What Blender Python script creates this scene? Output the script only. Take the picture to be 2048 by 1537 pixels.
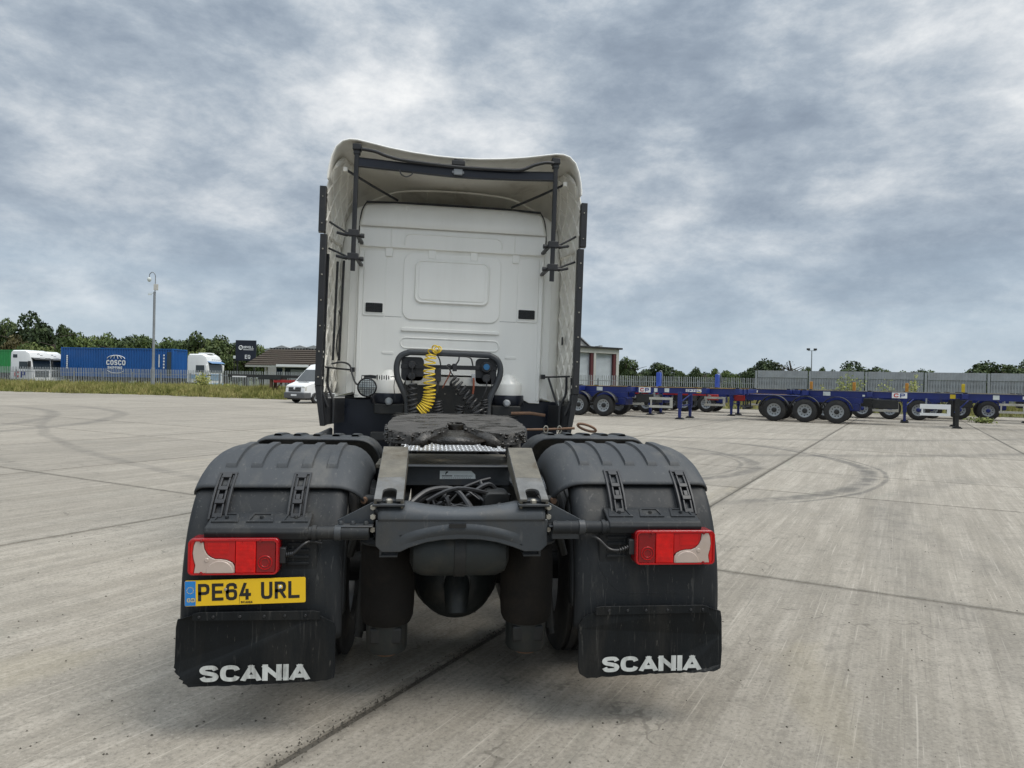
import bpy, bmesh, math, random
import numpy as np
from mathutils import Vector, Matrix

random.seed(7)
rng = np.random.default_rng(11)
for _o in list(bpy.data.objects):
    bpy.data.objects.remove(_o)
scene = bpy.context.scene
COL = scene.collection
R = math.radians

# ------------------------------------------------------------------ camera
CAM_POS = np.array((-0.150, -3.3005, 1.6285))
YAW, PITCH, ROLL = 0.11111, -0.00253, 0.02056
FPX = 1420.0                      # focal length in pixels of a 2048 wide picture
_f = np.array((math.sin(YAW) * math.cos(PITCH), math.cos(YAW) * math.cos(PITCH), math.sin(PITCH)))
_r = np.array((math.cos(YAW), -math.sin(YAW), 0.0))
_u = np.cross(_r, _f)
CR_ = _r * math.cos(ROLL) + _u * math.sin(ROLL)
CU_ = -_r * math.sin(ROLL) + _u * math.cos(ROLL)
cam_data = bpy.data.cameras.new('camera')
cam = bpy.data.objects.new('camera', cam_data)
COL.objects.link(cam)
cam_data.sensor_width = 36.0
cam_data.lens = 36.0 * FPX / 2048.0
cam_data.clip_start = 0.05
cam_data.clip_end = 3000.0
_m = Matrix(((CR_[0], CU_[0], -_f[0], CAM_POS[0]), (CR_[1], CU_[1], -_f[1], CAM_POS[1]),
             (CR_[2], CU_[2], -_f[2], CAM_POS[2]), (0, 0, 0, 1)))
cam.matrix_world = _m
scene.camera = cam

# ------------------------------------------------------------------ node helper
class NT:
    def __init__(self, tree):
        self.t = tree
    def n(self, typ, **kw):
        nd = self.t.nodes.new(typ)
        for k, v in kw.items():
            setattr(nd, k, v)
        return nd
    def put(self, sock, val):
        if isinstance(val, bpy.types.NodeSocket):
            self.t.links.new(val, sock)
        elif val is not None:
            if isinstance(val, (tuple, list)) and sock.type == 'RGBA' and len(val) == 3:
                val = (*val, 1.0)
            sock.default_value = val
    def math(self, op, a, b=None, c=None, clamp=False):
        nd = self.n('ShaderNodeMath', operation=op)
        nd.use_clamp = clamp
        self.put(nd.inputs[0], a)
        if b is not None: self.put(nd.inputs[1], b)
        if c is not None: self.put(nd.inputs[2], c)
        return nd.outputs[0]
    def mix(self, fac, a, b, mode='MIX'):
        nd = self.n('ShaderNodeMix', data_type='RGBA', blend_type=mode)
        nd.clamp_factor = True
        self.put(nd.inputs[0], fac); self.put(nd.inputs[6], a); self.put(nd.inputs[7], b)
        return nd.outputs[2]
    def ramp(self, fac, stops):
        nd = self.n('ShaderNodeValToRGB')
        el = nd.color_ramp.elements
        while len(el) < len(stops): el.new(0.5)
        for e, (p, c) in zip(el, stops):
            e.position = p
            e.color = (c, c, c, 1) if isinstance(c, (int, float)) else (*c, 1)
        self.put(nd.inputs[0], fac)
        return nd.outputs[0]
    def noise(self, vec, scale, detail=4, rough=0.55, dist=0.0):
        nd = self.n('ShaderNodeTexNoise')
        self.put(nd.inputs['Vector'], vec)
        nd.inputs['Scale'].default_value = scale
        nd.inputs['Detail'].default_value = detail
        nd.inputs['Roughness'].default_value = rough
        nd.inputs['Distortion'].default_value = dist
        return nd.outputs[0]
    def mapping(self, vec, loc=(0, 0, 0), rot=(0, 0, 0), scale=(1, 1, 1)):
        nd = self.n('ShaderNodeMapping')
        self.put(nd.inputs[0], vec)
        nd.inputs[1].default_value = loc
        nd.inputs[2].default_value = rot
        nd.inputs[3].default_value = scale
        return nd.outputs[0]
    def maprange(self, v, a, b, c=0.0, d=1.0, smooth=True):
        nd = self.n('ShaderNodeMapRange')
        nd.interpolation_type = 'SMOOTHSTEP' if smooth else 'LINEAR'
        self.put(nd.inputs[0], v)
        for i, q in enumerate((a, b, c, d)): self.put(nd.inputs[1 + i], q)
        return nd.outputs[0]

# ------------------------------------------------------------------ sky and sun
SUN_EL, SUN_AZ = R(58), R(118)       # azimuth measured from +Y towards +X
world = bpy.data.worlds.new('World')
scene.world = world
world.use_nodes = True
wt = world.node_tree
wt.nodes.clear()
W = NT(wt)
tc = W.n('ShaderNodeTexCoord')
sky = W.n('ShaderNodeTexSky')
sky.sky_type = 'NISHITA'
sky.sun_disc = False
sky.sun_elevation = SUN_EL
sky.sun_rotation = SUN_AZ
sky.air_density = 1.2
sky.dust_density = 2.0
sep = W.n('ShaderNodeSeparateXYZ')
W.put(sep.inputs[0], tc.outputs['Generated'])
zc = W.math('MAXIMUM', sep.outputs[2], 0.0)
zz = W.math('ADD', zc, 0.24)
comb = W.n('ShaderNodeCombineXYZ')
W.put(comb.inputs[0], W.math('DIVIDE', sep.outputs[0], zz))
W.put(comb.inputs[1], W.math('DIVIDE', sep.outputs[1], zz))
comb.inputs[2].default_value = 0.37
pl = comb.outputs[0]
SKY_SEED = (2.4, 25.5, 16.1)
dirn = W.mapping(tc.outputs['Generated'], SKY_SEED, (0, R(-7), R(8)), (1.0, 1.0, 2.0))
big = W.noise(dirn, 2.3, 2, 0.5, 0.3)
mid_ = W.noise(dirn, 6.2, 9, 0.64, 0.10)
dens = W.math('ADD', W.math('MULTIPLY', big, 0.92), W.math('MULTIPLY', mid_, 0.98))
dens = W.math('SUBTRACT', dens, 0.505)
cloud = W.ramp(dens, [(0.16, (0.62, 0.63, 0.635)), (0.30, (0.48, 0.505, 0.53)), (0.41, (0.365, 0.402, 0.442)),
                      (0.51, (0.274, 0.318, 0.370)), (0.63, (0.208, 0.250, 0.305)), (0.78, (0.162, 0.198, 0.25))])
# brighter behind thin cloud towards the sun
dot = W.n('ShaderNodeVectorMath', operation='DOT_PRODUCT')
W.put(dot.inputs[0], tc.outputs['Generated'])
dot.inputs[1].default_value = (math.sin(SUN_AZ) * math.cos(SUN_EL), math.cos(SUN_AZ) * math.cos(SUN_EL), math.sin(SUN_EL))
glow = W.math('MULTIPLY', W.maprange(dot.outputs['Value'], 0.55, 1.0, 1.0, 1.25), W.maprange(sep.outputs[2], 0.42, 0.95, 1.0, 2.6))
cl2 = W.n('ShaderNodeVectorMath', operation='SCALE')
W.put(cl2.inputs[0], cloud); W.put(cl2.inputs['Scale'], W.math('MULTIPLY', glow, 10.0))
# the clear pale band low over the horizon, from the sky texture itself
lown = W.noise(W.mapping(tc.outputs['Generated'], (0, 0, 0), (0, 0, 0), (1.6, 1.6, 16)), 1.6, 4, 0.55, 0.2)
low = W.maprange(W.math('ADD', sep.outputs[2], W.math('MULTIPLY', W.math('SUBTRACT', lown, 0.5), 0.16)), 0.0, 0.24, 0.62, 0.0)
lowcol = W.mix(0.85, sky.outputs[0], (3.3, 4.15, 4.95, 1))
skycol = W.mix(low, cl2.outputs[0], lowcol)
bg = W.n('ShaderNodeBackground')
W.put(bg.inputs[0], skycol)
bg.inputs[1].default_value = 0.1
world.cycles.sampling_method = 'MANUAL'
world.cycles.sample_map_resolution = 256
wo = W.n('ShaderNodeOutputWorld')
wt.links.new(bg.outputs[0], wo.inputs[0])

sun_data = bpy.data.lights.new('sun', 'SUN')
sun_data.energy = 1.5
sun_data.angle = R(30)
sun_data.color = (1.0, 0.94, 0.85)
sun = bpy.data.objects.new('sun', sun_data)
COL.objects.link(sun)
_sd = Vector((math.sin(SUN_AZ) * math.cos(SUN_EL), math.cos(SUN_AZ) * math.cos(SUN_EL), math.sin(SUN_EL)))
sun.rotation_euler = _sd.to_track_quat('Z', 'Y').to_euler()
sun.location = (20, 30, 60)

scene.view_settings.view_transform = 'Standard'
scene.view_settings.look = 'None'
scene.view_settings.exposure = 0.56
scene.view_settings.gamma = 1.0
scene.view_settings.use_curve_mapping = False
scene.render.engine = 'CYCLES'
scene.cycles.use_denoising = True
scene.cycles.max_bounces = 5
scene.cycles.transparent_max_bounces = 8

# ------------------------------------------------------------------ materials
def material(name):
    m = bpy.data.materials.new(name)
    m.use_nodes = True
    nt = NT(m.node_tree)
    b = m.node_tree.nodes['Principled BSDF']
    return m, nt, b

def paint(name, col, rough=0.5, metal=0.0, var=0.12, vscale=6.0, bump=0.0, bscale=60.0, dirt=0.0, dirtcol=(0.12, 0.105, 0.085), dscale=3.0, emit=0.0, coat=0.0, stretch=(1, 1, 1), rvar=0.12, spec=0.5, scuff=0.0):
    m, nt, b = material(name)
    g = nt.n('ShaderNodeTexCoord').outputs['Object']
    g = nt.mapping(g, (3.1, 1.7, 5.3), (0, 0, 0), stretch)
    n1 = nt.noise(g, vscale, 5, 0.6)
    k = nt.maprange(n1, 0.25, 0.75, 1.0 - var, 1.0 + var, False)
    vm = nt.n('ShaderNodeVectorMath', operation='SCALE')
    vm.inputs[0].default_value = col
    nt.put(vm.inputs['Scale'], k)
    c = vm.outputs[0]
    if dirt > 0:
        n2 = nt.noise(nt.mapping(g, (7, 2, 1)), dscale, 8, 0.66, 0.3)
        d = nt.maprange(n2, 0.48, 0.74, 0.0, dirt)
        c = nt.mix(d, c, dirtcol)
    if scuff > 0:
        n4 = nt.noise(nt.mapping(g, (5, 9, 2), (0.3, 0.5, 0.2), (9, 9, 2.2)), 4.0, 3, 0.6, 0.6)
        n5 = nt.noise(nt.mapping(g, (1, 4, 8)), 34.0, 4, 0.7)
        c = nt.mix(nt.math('MULTIPLY', nt.maprange(n4, 0.60, 0.70), scuff), c, (0.13, 0.125, 0.115))
        c = nt.mix(nt.math('MULTIPLY', nt.maprange(n5, 0.63, 0.70), scuff * 1.2), c, (0.16, 0.15, 0.13))
    nt.put(b.inputs['Base Color'], c)
    b.inputs['Metallic'].default_value = metal
    b.inputs['Specular IOR Level'].default_value = spec
    nt.put(b.inputs['Roughness'], nt.maprange(n1, 0.2, 0.8, max(rough - rvar, 0.03), min(rough + rvar, 1.0), False))
    if coat: b.inputs['Coat Weight'].default_value = coat
    if bump > 0:
        n3 = nt.noise(g, bscale, 4, 0.6)
        bp = nt.n('ShaderNodeBump')
        bp.inputs['Strength'].default_value = bump
        bp.inputs['Distance'].default_value = 0.01
        nt.put(bp.inputs['Height'], n3)
        nt.put(b.inputs['Normal'], bp.outputs[0])
    if emit > 0:
        b.inputs['Emission Color'].default_value = (*col, 1)
        b.inputs['Emission Strength'].default_value = emit
    return m

M = {}
M['cab_white'] = paint('cab_white', (0.87, 0.862, 0.81), 0.36, 0, 0.03, 2.0, 0.03, 8, 0.10, (0.55, 0.51, 0.43), 3.4, coat=0.2, stretch=(2.2, 2.2, 0.22))
M['fairing_white'] = paint('fairing_white', (0.78, 0.755, 0.68), 0.55, 0, 0.06, 3.0, 0.05, 20, 0.45, (0.30, 0.26, 0.20), 2.2, stretch=(1.4, 1.4, 0.5))
M['gray_shell'] = paint('gray_shell', (0.50, 0.49, 0.45), 0.6, 0, 0.06, 3.0, 0.1, 30, 0.3, (0.28, 0.25, 0.2))
M['black_plastic'] = paint('black_plastic', (0.016, 0.017, 0.019), 0.5, 0, 0.25, 5, 0.08, 150, 0.25, (0.06, 0.055, 0.05))
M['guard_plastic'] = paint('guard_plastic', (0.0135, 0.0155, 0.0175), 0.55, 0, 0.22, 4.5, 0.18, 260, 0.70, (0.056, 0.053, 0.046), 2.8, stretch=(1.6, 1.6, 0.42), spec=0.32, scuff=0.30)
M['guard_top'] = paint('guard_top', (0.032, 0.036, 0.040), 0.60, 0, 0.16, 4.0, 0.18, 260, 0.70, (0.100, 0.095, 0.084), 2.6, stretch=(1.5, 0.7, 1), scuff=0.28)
M['flap_rubber'] = paint('flap_rubber', (0.008, 0.0095, 0.0105), 0.58, 0, 0.3, 6, 0.25, 90, 0.6, (0.030, 0.028, 0.025), 3.2, stretch=(2, 1, 0.4), spec=0.18, scuff=0.22)
M['tyre'] = paint('tyre', (0.018, 0.018, 0.018), 0.8, 0, 0.3, 9, 0.2, 60, 0.5, (0.075, 0.066, 0.052), 4)
M['rim'] = paint('rim', (0.28, 0.28, 0.28), 0.5, 0.5, 0.1, 8, 0, 1, 0.4)
M['chassis'] = paint('chassis', (0.038, 0.042, 0.046), 0.48, 0.1, 0.2, 7, 0.10, 70, 0.5, (0.085, 0.072, 0.055), 5)
M['chassis_dark'] = paint('chassis_dark', (0.012, 0.013, 0.013), 0.6, 0.0, 0.3, 7, 0.15, 70, 0.5, (0.05, 0.043, 0.034), 5)
M['crossmember'] = paint('crossmember', (0.044, 0.050, 0.056), 0.42, 0.1, 0.14, 4, 0.08, 80, 0.55, (0.062, 0.057, 0.048), 4.2, scuff=0.25)
M['worn_steel'] = paint('worn_steel', (0.13, 0.118, 0.092), 0.55, 0.15, 0.4, 9, 0.3, 50, 1.0, (0.060, 0.042, 0.020), 5.5)
M['worn_ramp'] = paint('worn_ramp', (0.135, 0.135, 0.130), 0.5, 0.2, 0.35, 9, 0.3, 40, 0.9, (0.085, 0.070, 0.045), 5)
M['greasy_steel'] = paint('greasy_steel', (0.060, 0.055, 0.049), 0.62, 0.1, 0.5, 7, 0.8, 24, 0.95, (0.022, 0.019, 0.015), 3.6, stretch=(1, 2.2, 1))
M['grease'] = paint('grease', (0.02, 0.017, 0.013), 0.35, 0, 0.4, 14, 0.9, 30, 0.3, (0.06, 0.05, 0.04))
M['rust'] = paint('rust', (0.15, 0.085, 0.05), 0.75, 0.1, 0.4, 14, 0.3, 60, 0.4)
M['bolt'] = paint('bolt', (0.34, 0.32, 0.27), 0.5, 0.5, 0.3, 20, 0, 1, 0.5, (0.16, 0.1, 0.06), 20)
M['aluminium'] = paint('aluminium', (0.72, 0.73, 0.74), 0.32, 0.8, 0.1, 20, 0.2, 60)
M['rubber_bellows'] = paint('rubber_bellows', (0.014, 0.0125, 0.011), 0.85, 0, 0.3, 8, 0.25, 90, 0.6, (0.036, 0.028, 0.021), 4, spec=0.2)
M['dark_green_metal'] = paint('dark_green_metal', (0.016, 0.020, 0.020), 0.5, 0.1, 0.2, 8, 0.1, 50, 0.5, (0.06, 0.052, 0.04), 6)
M['steel_tube'] = paint('steel_tube', (0.013, 0.014, 0.016), 0.42, 0.1, 0.2, 10, 0.05, 80, 0.15)
M['navy_beam'] = paint('navy_beam', (0.010, 0.013, 0.022), 0.35, 0.1, 0.2, 10)
M['yellow_hose'] = paint('yellow_hose', (0.68, 0.48, 0.03), 0.42, 0, 0.12, 14, 0, 1, 0.25, (0.2, 0.15, 0.05), 12)
M['black_hose'] = paint('black_hose', (0.02, 0.02, 0.021), 0.45, 0, 0.2, 14)
M['orange_hose'] = paint('orange_hose', (0.22, 0.06, 0.03), 0.45)
M['blue_cap'] = paint('blue_cap', (0.02, 0.11, 0.24), 0.4)
M['glass_dark'] = paint('glass_dark', (0.03, 0.04, 0.045), 0.06, 0, 0.2, 2, rvar=0.03)
M['lamp_glass'] = paint('lamp_glass', (0.42, 0.45, 0.44), 0.12, 0.4, 0.15, 30)
M['lens_red'] = paint('lens_red', (0.40, 0.004, 0.007), 0.14, 0, 0.08, 8, coat=0.12, rvar=0.04)
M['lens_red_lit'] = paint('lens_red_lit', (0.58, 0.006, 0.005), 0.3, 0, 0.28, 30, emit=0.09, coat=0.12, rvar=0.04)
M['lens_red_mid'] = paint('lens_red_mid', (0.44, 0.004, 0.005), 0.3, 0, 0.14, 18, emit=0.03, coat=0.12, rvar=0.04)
M['lens_red_dark'] = paint('lens_red_dark', (0.22, 0.003, 0.006), 0.18, 0, 0.12, 14, coat=0.12, rvar=0.04)
M['lens_clear'] = paint('lens_clear', (0.48, 0.39, 0.335), 0.2, 0, 0.08, 9, 0, 1, 0.45, (0.42, 0.33, 0.25), 6, coat=0.12, rvar=0.05)
M['plate_yellow'] = paint('plate_yellow', (0.80, 0.50, 0.012), 0.35, 0, 0.03, 8, 0, 1, 0.12, (0.35, 0.24, 0.06), 6)
M['plate_blue'] = paint('plate_blue', (0.012, 0.20, 0.55), 0.35, 0, 0.1, 20, 0, 1, 0.2, (0.2, 0.3, 0.42), 20)
M['ink'] = paint('ink', (0.012, 0.012, 0.012), 0.45)
M['gold_ink'] = paint('gold_ink', (0.62, 0.50, 0.18), 0.45)
M['faded_white'] = paint('faded_white', (0.55, 0.565, 0.54), 0.55, 0, 0.25, 22, 0.1, 60, 0.85, (0.16, 0.16, 0.145), 14, stretch=(1.4, 1, 0.4))
M['label_white'] = paint('label_white', (0.62, 0.66, 0.64), 0.4, 0, 0.08, 20, 0, 1, 0.25)
M['white_paint'] = paint('white_paint', (0.72, 0.73, 0.73), 0.35, 0, 0.04, 2, 0, 1, 0.12, (0.4, 0.38, 0.34), 2)
M['trailer_blue'] = paint('trailer_blue', (0.007, 0.019, 0.140), 0.42, 0, 0.16, 2.5, 0.05, 30, 0.35, (0.035, 0.035, 0.05), 2.5)
M['trailer_yellow'] = paint('trailer_yellow', (0.36, 0.21, 0.03), 0.6, 0, 0.2, 4, 0, 1, 0.4)
M['trailer_red'] = paint('trailer_red', (0.33, 0.012, 0.012), 0.5, 0, 0.15, 4, 0, 1, 0.4)
M['galv'] = paint('galv', (0.33, 0.35, 0.36), 0.55, 0.25, 0.14, 2.0, 0.05, 30, 0.3, (0.2, 0.18, 0.15), 2.0)
M['galv_dark'] = paint('galv_dark', (0.22, 0.235, 0.245), 0.6, 0.2, 0.14, 2.0, 0, 1, 0.3, (0.12, 0.11, 0.10), 2.0)
M['silver_guard'] = paint('silver_guard', (0.46, 0.45, 0.40), 0.5, 0.3, 0.12, 5, 0, 1, 0.35)
M['container_blue'] = paint('container_blue', (0.006, 0.085, 0.30), 0.42, 0, 0.10, 0.7, 0.05, 6, 0.2, (0.02, 0.05, 0.12), 1)
M['container_green'] = paint('container_green', (0.02, 0.26, 0.07), 0.45, 0, 0.12, 1, 0, 1, 0.25)
M['container_grey'] = paint('container_grey', (0.03, 0.05, 0.065), 0.5)
M['sign_navy'] = paint('sign_navy', (0.010, 0.014, 0.026), 0.4)
M['sign_white'] = paint('sign_white', (0.75, 0.76, 0.76), 0.5, 0, 0.03)
M['cp_red'] = paint('cp_red', (0.50, 0.02, 0.02), 0.5)
M['cp_blue'] = paint('cp_blue', (0.012, 0.03, 0.22), 0.5)
M['roof_brown'] = paint('roof_brown', (0.062, 0.047, 0.035), 0.8, 0, 0.25, 3, 0, 1, 0.5, (0.07, 0.07, 0.045), 1.5)
M['roof_grey'] = paint('roof_grey', (0.34, 0.35, 0.355), 0.6, 0.1, 0.08, 1.5)
M['wall_white'] = paint('wall_white', (0.50, 0.49, 0.45), 0.7, 0, 0.08, 1.5, 0, 1, 0.3, (0.3, 0.27, 0.22), 1.5)
M['wall_grey'] = paint('wall_grey', (0.43, 0.43, 0.40), 0.6, 0.1, 0.06, 1.0, 0, 1, 0.25, (0.28, 0.27, 0.24), 1.2)
M['shutter_blue_grey'] = paint('shutter_blue_grey', (0.42, 0.46, 0.49), 0.5, 0.2, 0.06, 2)
M['maroon'] = paint('maroon', (0.085, 0.016, 0.018), 0.6)
M['orange_post'] = paint('orange_post', (0.50, 0.22, 0.03), 0.6, 0, 0.2, 8)
M['yellow_post'] = paint('yellow_post', (0.58, 0.42, 0.02), 0.6, 0, 0.2, 8)
M['van_grey'] = paint('van_grey', (0.085, 0.088, 0.092), 0.55, 0, 0.1, 4)
M['lamp_lens'] = paint('lamp_lens', (0.62, 0.62, 0.58), 0.15, 0.2, 0.15, 10)
M['visor_blue'] = paint('visor_blue', (0.10, 0.22, 0.42), 0.3)
M['stripe_blue'] = paint('stripe_blue', (0.17, 0.33, 0.52), 0.4)
M['bark'] = paint('bark', (0.055, 0.043, 0.032), 0.9, 0, 0.3, 6, 0.6, 14)

def foliage(name, c1, c2, c3):
    m, nt, b = material(name)
    g = nt.n('ShaderNodeNewGeometry')
    oi = nt.n('ShaderNodeObjectInfo')
    n = nt.noise(g.outputs['Position'], 0.55, 4, 0.6)
    k = nt.math('ADD', n, nt.math('MULTIPLY', nt.math('SUBTRACT', g.outputs['Random Per Island'], 0.5), 0.35))
    k = nt.math('ADD', k, nt.math('MULTIPLY', nt.math('SUBTRACT', oi.outputs['Random'], 0.5), 0.30))
    nt.put(b.inputs['Base Color'], nt.ramp(k, [(0.25, c1), (0.5, c2), (0.78, c3)]))
    b.inputs['Roughness'].default_value = 0.62
    b.inputs['Specular IOR Level'].default_value = 0.25
    return m
M['leaf_dark'] = foliage('leaf_dark', (0.0248, 0.0403, 0.0155), (0.0465, 0.0713, 0.0232), (0.0853, 0.1116, 0.0341))
M['leaf_mid'] = foliage('leaf_mid', (0.039, 0.063, 0.018), (0.075, 0.111, 0.03), (0.132, 0.165, 0.045))
M['leaf_light'] = foliage('leaf_light', (0.065, 0.091, 0.026), (0.117, 0.1456, 0.0442), (0.182, 0.2015, 0.065))
M['leaf_brown'] = foliage('leaf_brown', (0.052, 0.0468, 0.0182), (0.091, 0.078, 0.0286), (0.1235, 0.104, 0.0416))
M['grass'] = foliage('grass', (0.1013, 0.1215, 0.0304), (0.2109, 0.2194, 0.0607), (0.3544, 0.3123, 0.1266))
M['weed'] = foliage('weed', (0.108, 0.132, 0.036), (0.204, 0.228, 0.06), (0.36, 0.348, 0.108))
M['soil_grass'] = paint('soil_grass', (0.13, 0.135, 0.045), 0.9, 0, 0.35, 0.8, 0.5, 6, 0.5, (0.12, 0.095, 0.05), 0.6)
M['field'] = paint('field', (0.060, 0.072, 0.026), 0.95, 0, 0.3, 0.05, 0, 1, 0.4, (0.09, 0.08, 0.04), 0.03)

# concrete of the yard: broom streaks, stains, tyre arcs, all in ground coordinates
UDIR = R(54.7)
def concrete():
    m, nt, b = material('concrete')
    geo = nt.n('ShaderNodeNewGeometry')
    oi = nt.n('ShaderNodeObjectInfo')
    pos = geo.outputs['Position']
    uv = nt.mapping(pos, (0, 0, 0), (0, 0, -UDIR), (1, 1, 1))       # x along u, y across
    streak = nt.noise(nt.mapping(uv, (0, 0, 0), (0, 0, R(2)), (0.22, 4.2, 1)), 1.3, 5, 0.62, 0.5)
    groove = nt.noise(nt.mapping(uv, (0, 0, 0), (0, 0, R(-2)), (0.8, 30.0, 1)), 1.0, 3, 0.62, 0.3)
    blot = nt.noise(pos, 0.75, 5, 0.62, 0.3)
    grit = nt.noise(pos, 42.0, 6, 0.80)
    scr = nt.noise(nt.mapping(uv, (3, 7, 0), (0, 0, R(5)), (1.1, 75.0, 1)), 1.0, 2, 0.5, 0.15)
    med = nt.noise(pos, 7.0, 5, 0.70)
    base = nt.mix(nt.maprange(streak, 0.34, 0.68), (0.248, 0.2306, 0.1996), (0.3317, 0.3112, 0.2759))
    base = nt.mix(nt.math('MULTIPLY', nt.maprange(blot, 0.42, 0.70), 0.55), base, (0.2139, 0.2015, 0.1767))
    base = nt.mix(nt.math('MULTIPLY', nt.maprange(med, 0.46, 0.70), 0.60), base, (0.1767, 0.1662, 0.1457))
    base = nt.mix(nt.math('MULTIPLY', nt.maprange(groove, 0.40, 0.70), 0.34), base, (0.1674, 0.155, 0.1364))
    base = nt.mix(nt.math('MULTIPLY', nt.maprange(groove, 0.42, 0.25), 0.30), base, (0.372, 0.3534, 0.3162))
    base = nt.mix(nt.math('MULTIPLY', nt.maprange(grit, 0.50, 0.66), 0.75), base, (0.124, 0.1159, 0.1004))
    base = nt.mix(nt.math('MULTIPLY', nt.maprange(grit, 0.47, 0.32), 0.55), base, (0.4092, 0.3906, 0.3534))
    base = nt.mix(nt.math('MULTIPLY', nt.maprange(scr, 0.62, 0.72), 0.45), base, (0.44, 0.42, 0.38))
    base = nt.mix(nt.math('MULTIPLY', nt.maprange(scr, 0.36, 0.27), 0.40), base, (0.13, 0.122, 0.108))
    st = nt.noise(nt.mapping(uv, (11, 3, 0), (0, 0, 0), (0.35, 1.2, 1)), 1.1, 4, 0.6, 0.4)
    base = nt.mix(nt.math('MULTIPLY', nt.maprange(st, 0.62, 0.76), 0.14), base, (0.31, 0.2666, 0.155))
    base = nt.mix(nt.math('MULTIPLY', nt.maprange(st, 0.40, 0.26), 0.30), base, (0.2046, 0.2139, 0.186))
    oil = nt.noise(pos, 1.9, 3, 0.5, 0.2)
    base = nt.mix(nt.math('MULTIPLY', nt.maprange(oil, 0.68, 0.76), 0.28), base, (0.10, 0.094, 0.082))
    vo = nt.n('ShaderNodeTexVoronoi', feature='DISTANCE_TO_EDGE')
    wv = nt.n('ShaderNodeVectorMath', operation='ADD')
    nn_ = nt.n('ShaderNodeTexNoise'); nt.put(nn_.inputs['Vector'], pos); nn_.inputs['Scale'].default_value = 1.6; nn_.inputs['Detail'].default_value = 4
    nt.put(wv.inputs[0], pos); nt.put(wv.inputs[1], nn_.outputs[1])
    nt.put(vo.inputs['Vector'], wv.outputs[0]); vo.inputs['Scale'].default_value = 0.33
    crk = nt.math('MULTIPLY', nt.maprange(vo.outputs['Distance'], 0.0036, 0.0010), nt.maprange(oil, 0.47, 0.56))
    base = nt.mix(nt.math('MULTIPLY', crk, 0.45), base, (0.070, 0.064, 0.054))
    # slab tone
    k = nt.maprange(oi.outputs['Random'], 0.0, 1.0, 0.90, 1.08, False)
    vm = nt.n('ShaderNodeVectorMath', operation='SCALE')
    nt.put(vm.inputs[0], nt.mix(1.0, base, (1.07, 1.035, 0.98, 1), 'MULTIPLY')); nt.put(vm.inputs['Scale'], k)
    c = vm.outputs[0]
    # tyre arcs laid by turning vehicles: (centre, radius, half width, bearing of the arc's middle, half spread, strength)
    arcs = [((2.01, 13.19), 7.22, 0.17, -22, 58, 0.50), ((2.01, 13.19), 7.50, 0.05, -25, 50, 0.45),
            ((2.02, 12.87), 4.92, 0.15, -20, 55, 0.42), ((2.02, 12.87), 4.66, 0.05, -20, 50, 0.35),
            ((-31.37, 18.73), 18.15, 0.30, 24, 34, 0.30), ((-28.02, 20.93), 16.51, 0.30, 18, 40, 0.30),
            ((29.42, 40.9), 46.47, 0.16, -147, 14, 0.24), ((29.9, 41.6), 48.9, 0.14, -150, 14, 0.12),
            ((16.5, -3.0), 13.6, 0.30, 145, 30, 0.16), ((20.0, 0.0), 15.2, 0.22, 150, 28, 0.16),
            ((9.0, 37.0), 24.0, 0.35, -70, 40, 0.28), ((12.0, 44.0), 26.0, 0.35, -95, 45, 0.28),
            ((-24.0, 6.0), 15.0, 0.25, 30, 35, 0.12)]
    sp = nt.n('ShaderNodeSeparateXYZ'); nt.put(sp.inputs[0], pos)
    wob = nt.math('MULTIPLY', nt.math('SUBTRACT', nt.noise(pos, 0.35, 2), 0.5), 0.35)
    brk = nt.maprange(nt.noise(pos, 2.2, 3, 0.6), 0.30, 0.60, 0.40, 1.25)
    for (cx, cy), rad, hw, mid, spread, s in arcs:
        dx = nt.math('SUBTRACT', sp.outputs[0], cx); dy = nt.math('SUBTRACT', sp.outputs[1], cy)
        ln = nt.math('SQRT', nt.math('ADD', nt.math('MULTIPLY', dx, dx), nt.math('MULTIPLY', dy, dy)))
        dd = nt.math('ABSOLUTE', nt.math('ADD', nt.math('SUBTRACT', ln, rad), wob))
        band = nt.maprange(dd, hw * 1.3, hw * 0.35, 0.0, s)
        ca = nt.math('DIVIDE', nt.math('ADD', nt.math('MULTIPLY', dx, math.cos(R(mid))), nt.math('MULTIPLY', dy, math.sin(R(mid)))), ln)
        gate = nt.maprange(ca, math.cos(R(spread)), math.cos(R(spread * 0.7)))
        f = nt.math('MULTIPLY', nt.math('MULTIPLY', band, gate), brk)
        c = nt.mix(f, c, (0.060, 0.058, 0.054))
    # dirt gathered along the joints (slab edge coordinates)
    gen = nt.n('ShaderNodeSeparateXYZ')
    nt.put(gen.inputs[0], nt.n('ShaderNodeTexCoord').outputs['Generated'])
    e = None
    for i in (0, 1):
        q = nt.math('ABSOLUTE', nt.math('SUBTRACT', gen.outputs[i], 0.5))
        e = q if e is None else nt.math('MAXIMUM', e, q)
    edn = med
    ed = nt.maprange(nt.math('ADD', e, nt.math('MULTIPLY', nt.math('SUBTRACT', edn, 0.5), 0.022)), 0.488, 0.4995, 0.0, 0.55)
    c = nt.mix(ed, c, (0.11, 0.10, 0.082))
    nt.put(b.inputs['Base Color'], c)
    b.inputs['Roughness'].default_value = 0.86
    b.inputs['Specular IOR Level'].default_value = 0.3
    h = nt.math('ADD', nt.math('MULTIPLY', groove, 0.55), nt.math('MULTIPLY', grit, 0.9))
    h = nt.math('ADD', h, nt.math('MULTIPLY', med, 0.5))
    bp = nt.n('ShaderNodeBump')
    bp.inputs['Strength'].default_value = 0.6
    bp.inputs['Distance'].default_value = 0.006
    nt.put(bp.inputs['Height'], h)
    nt.put(b.inputs['Normal'], bp.outputs[0])
    return m
M['concrete'] = concrete()
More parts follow.
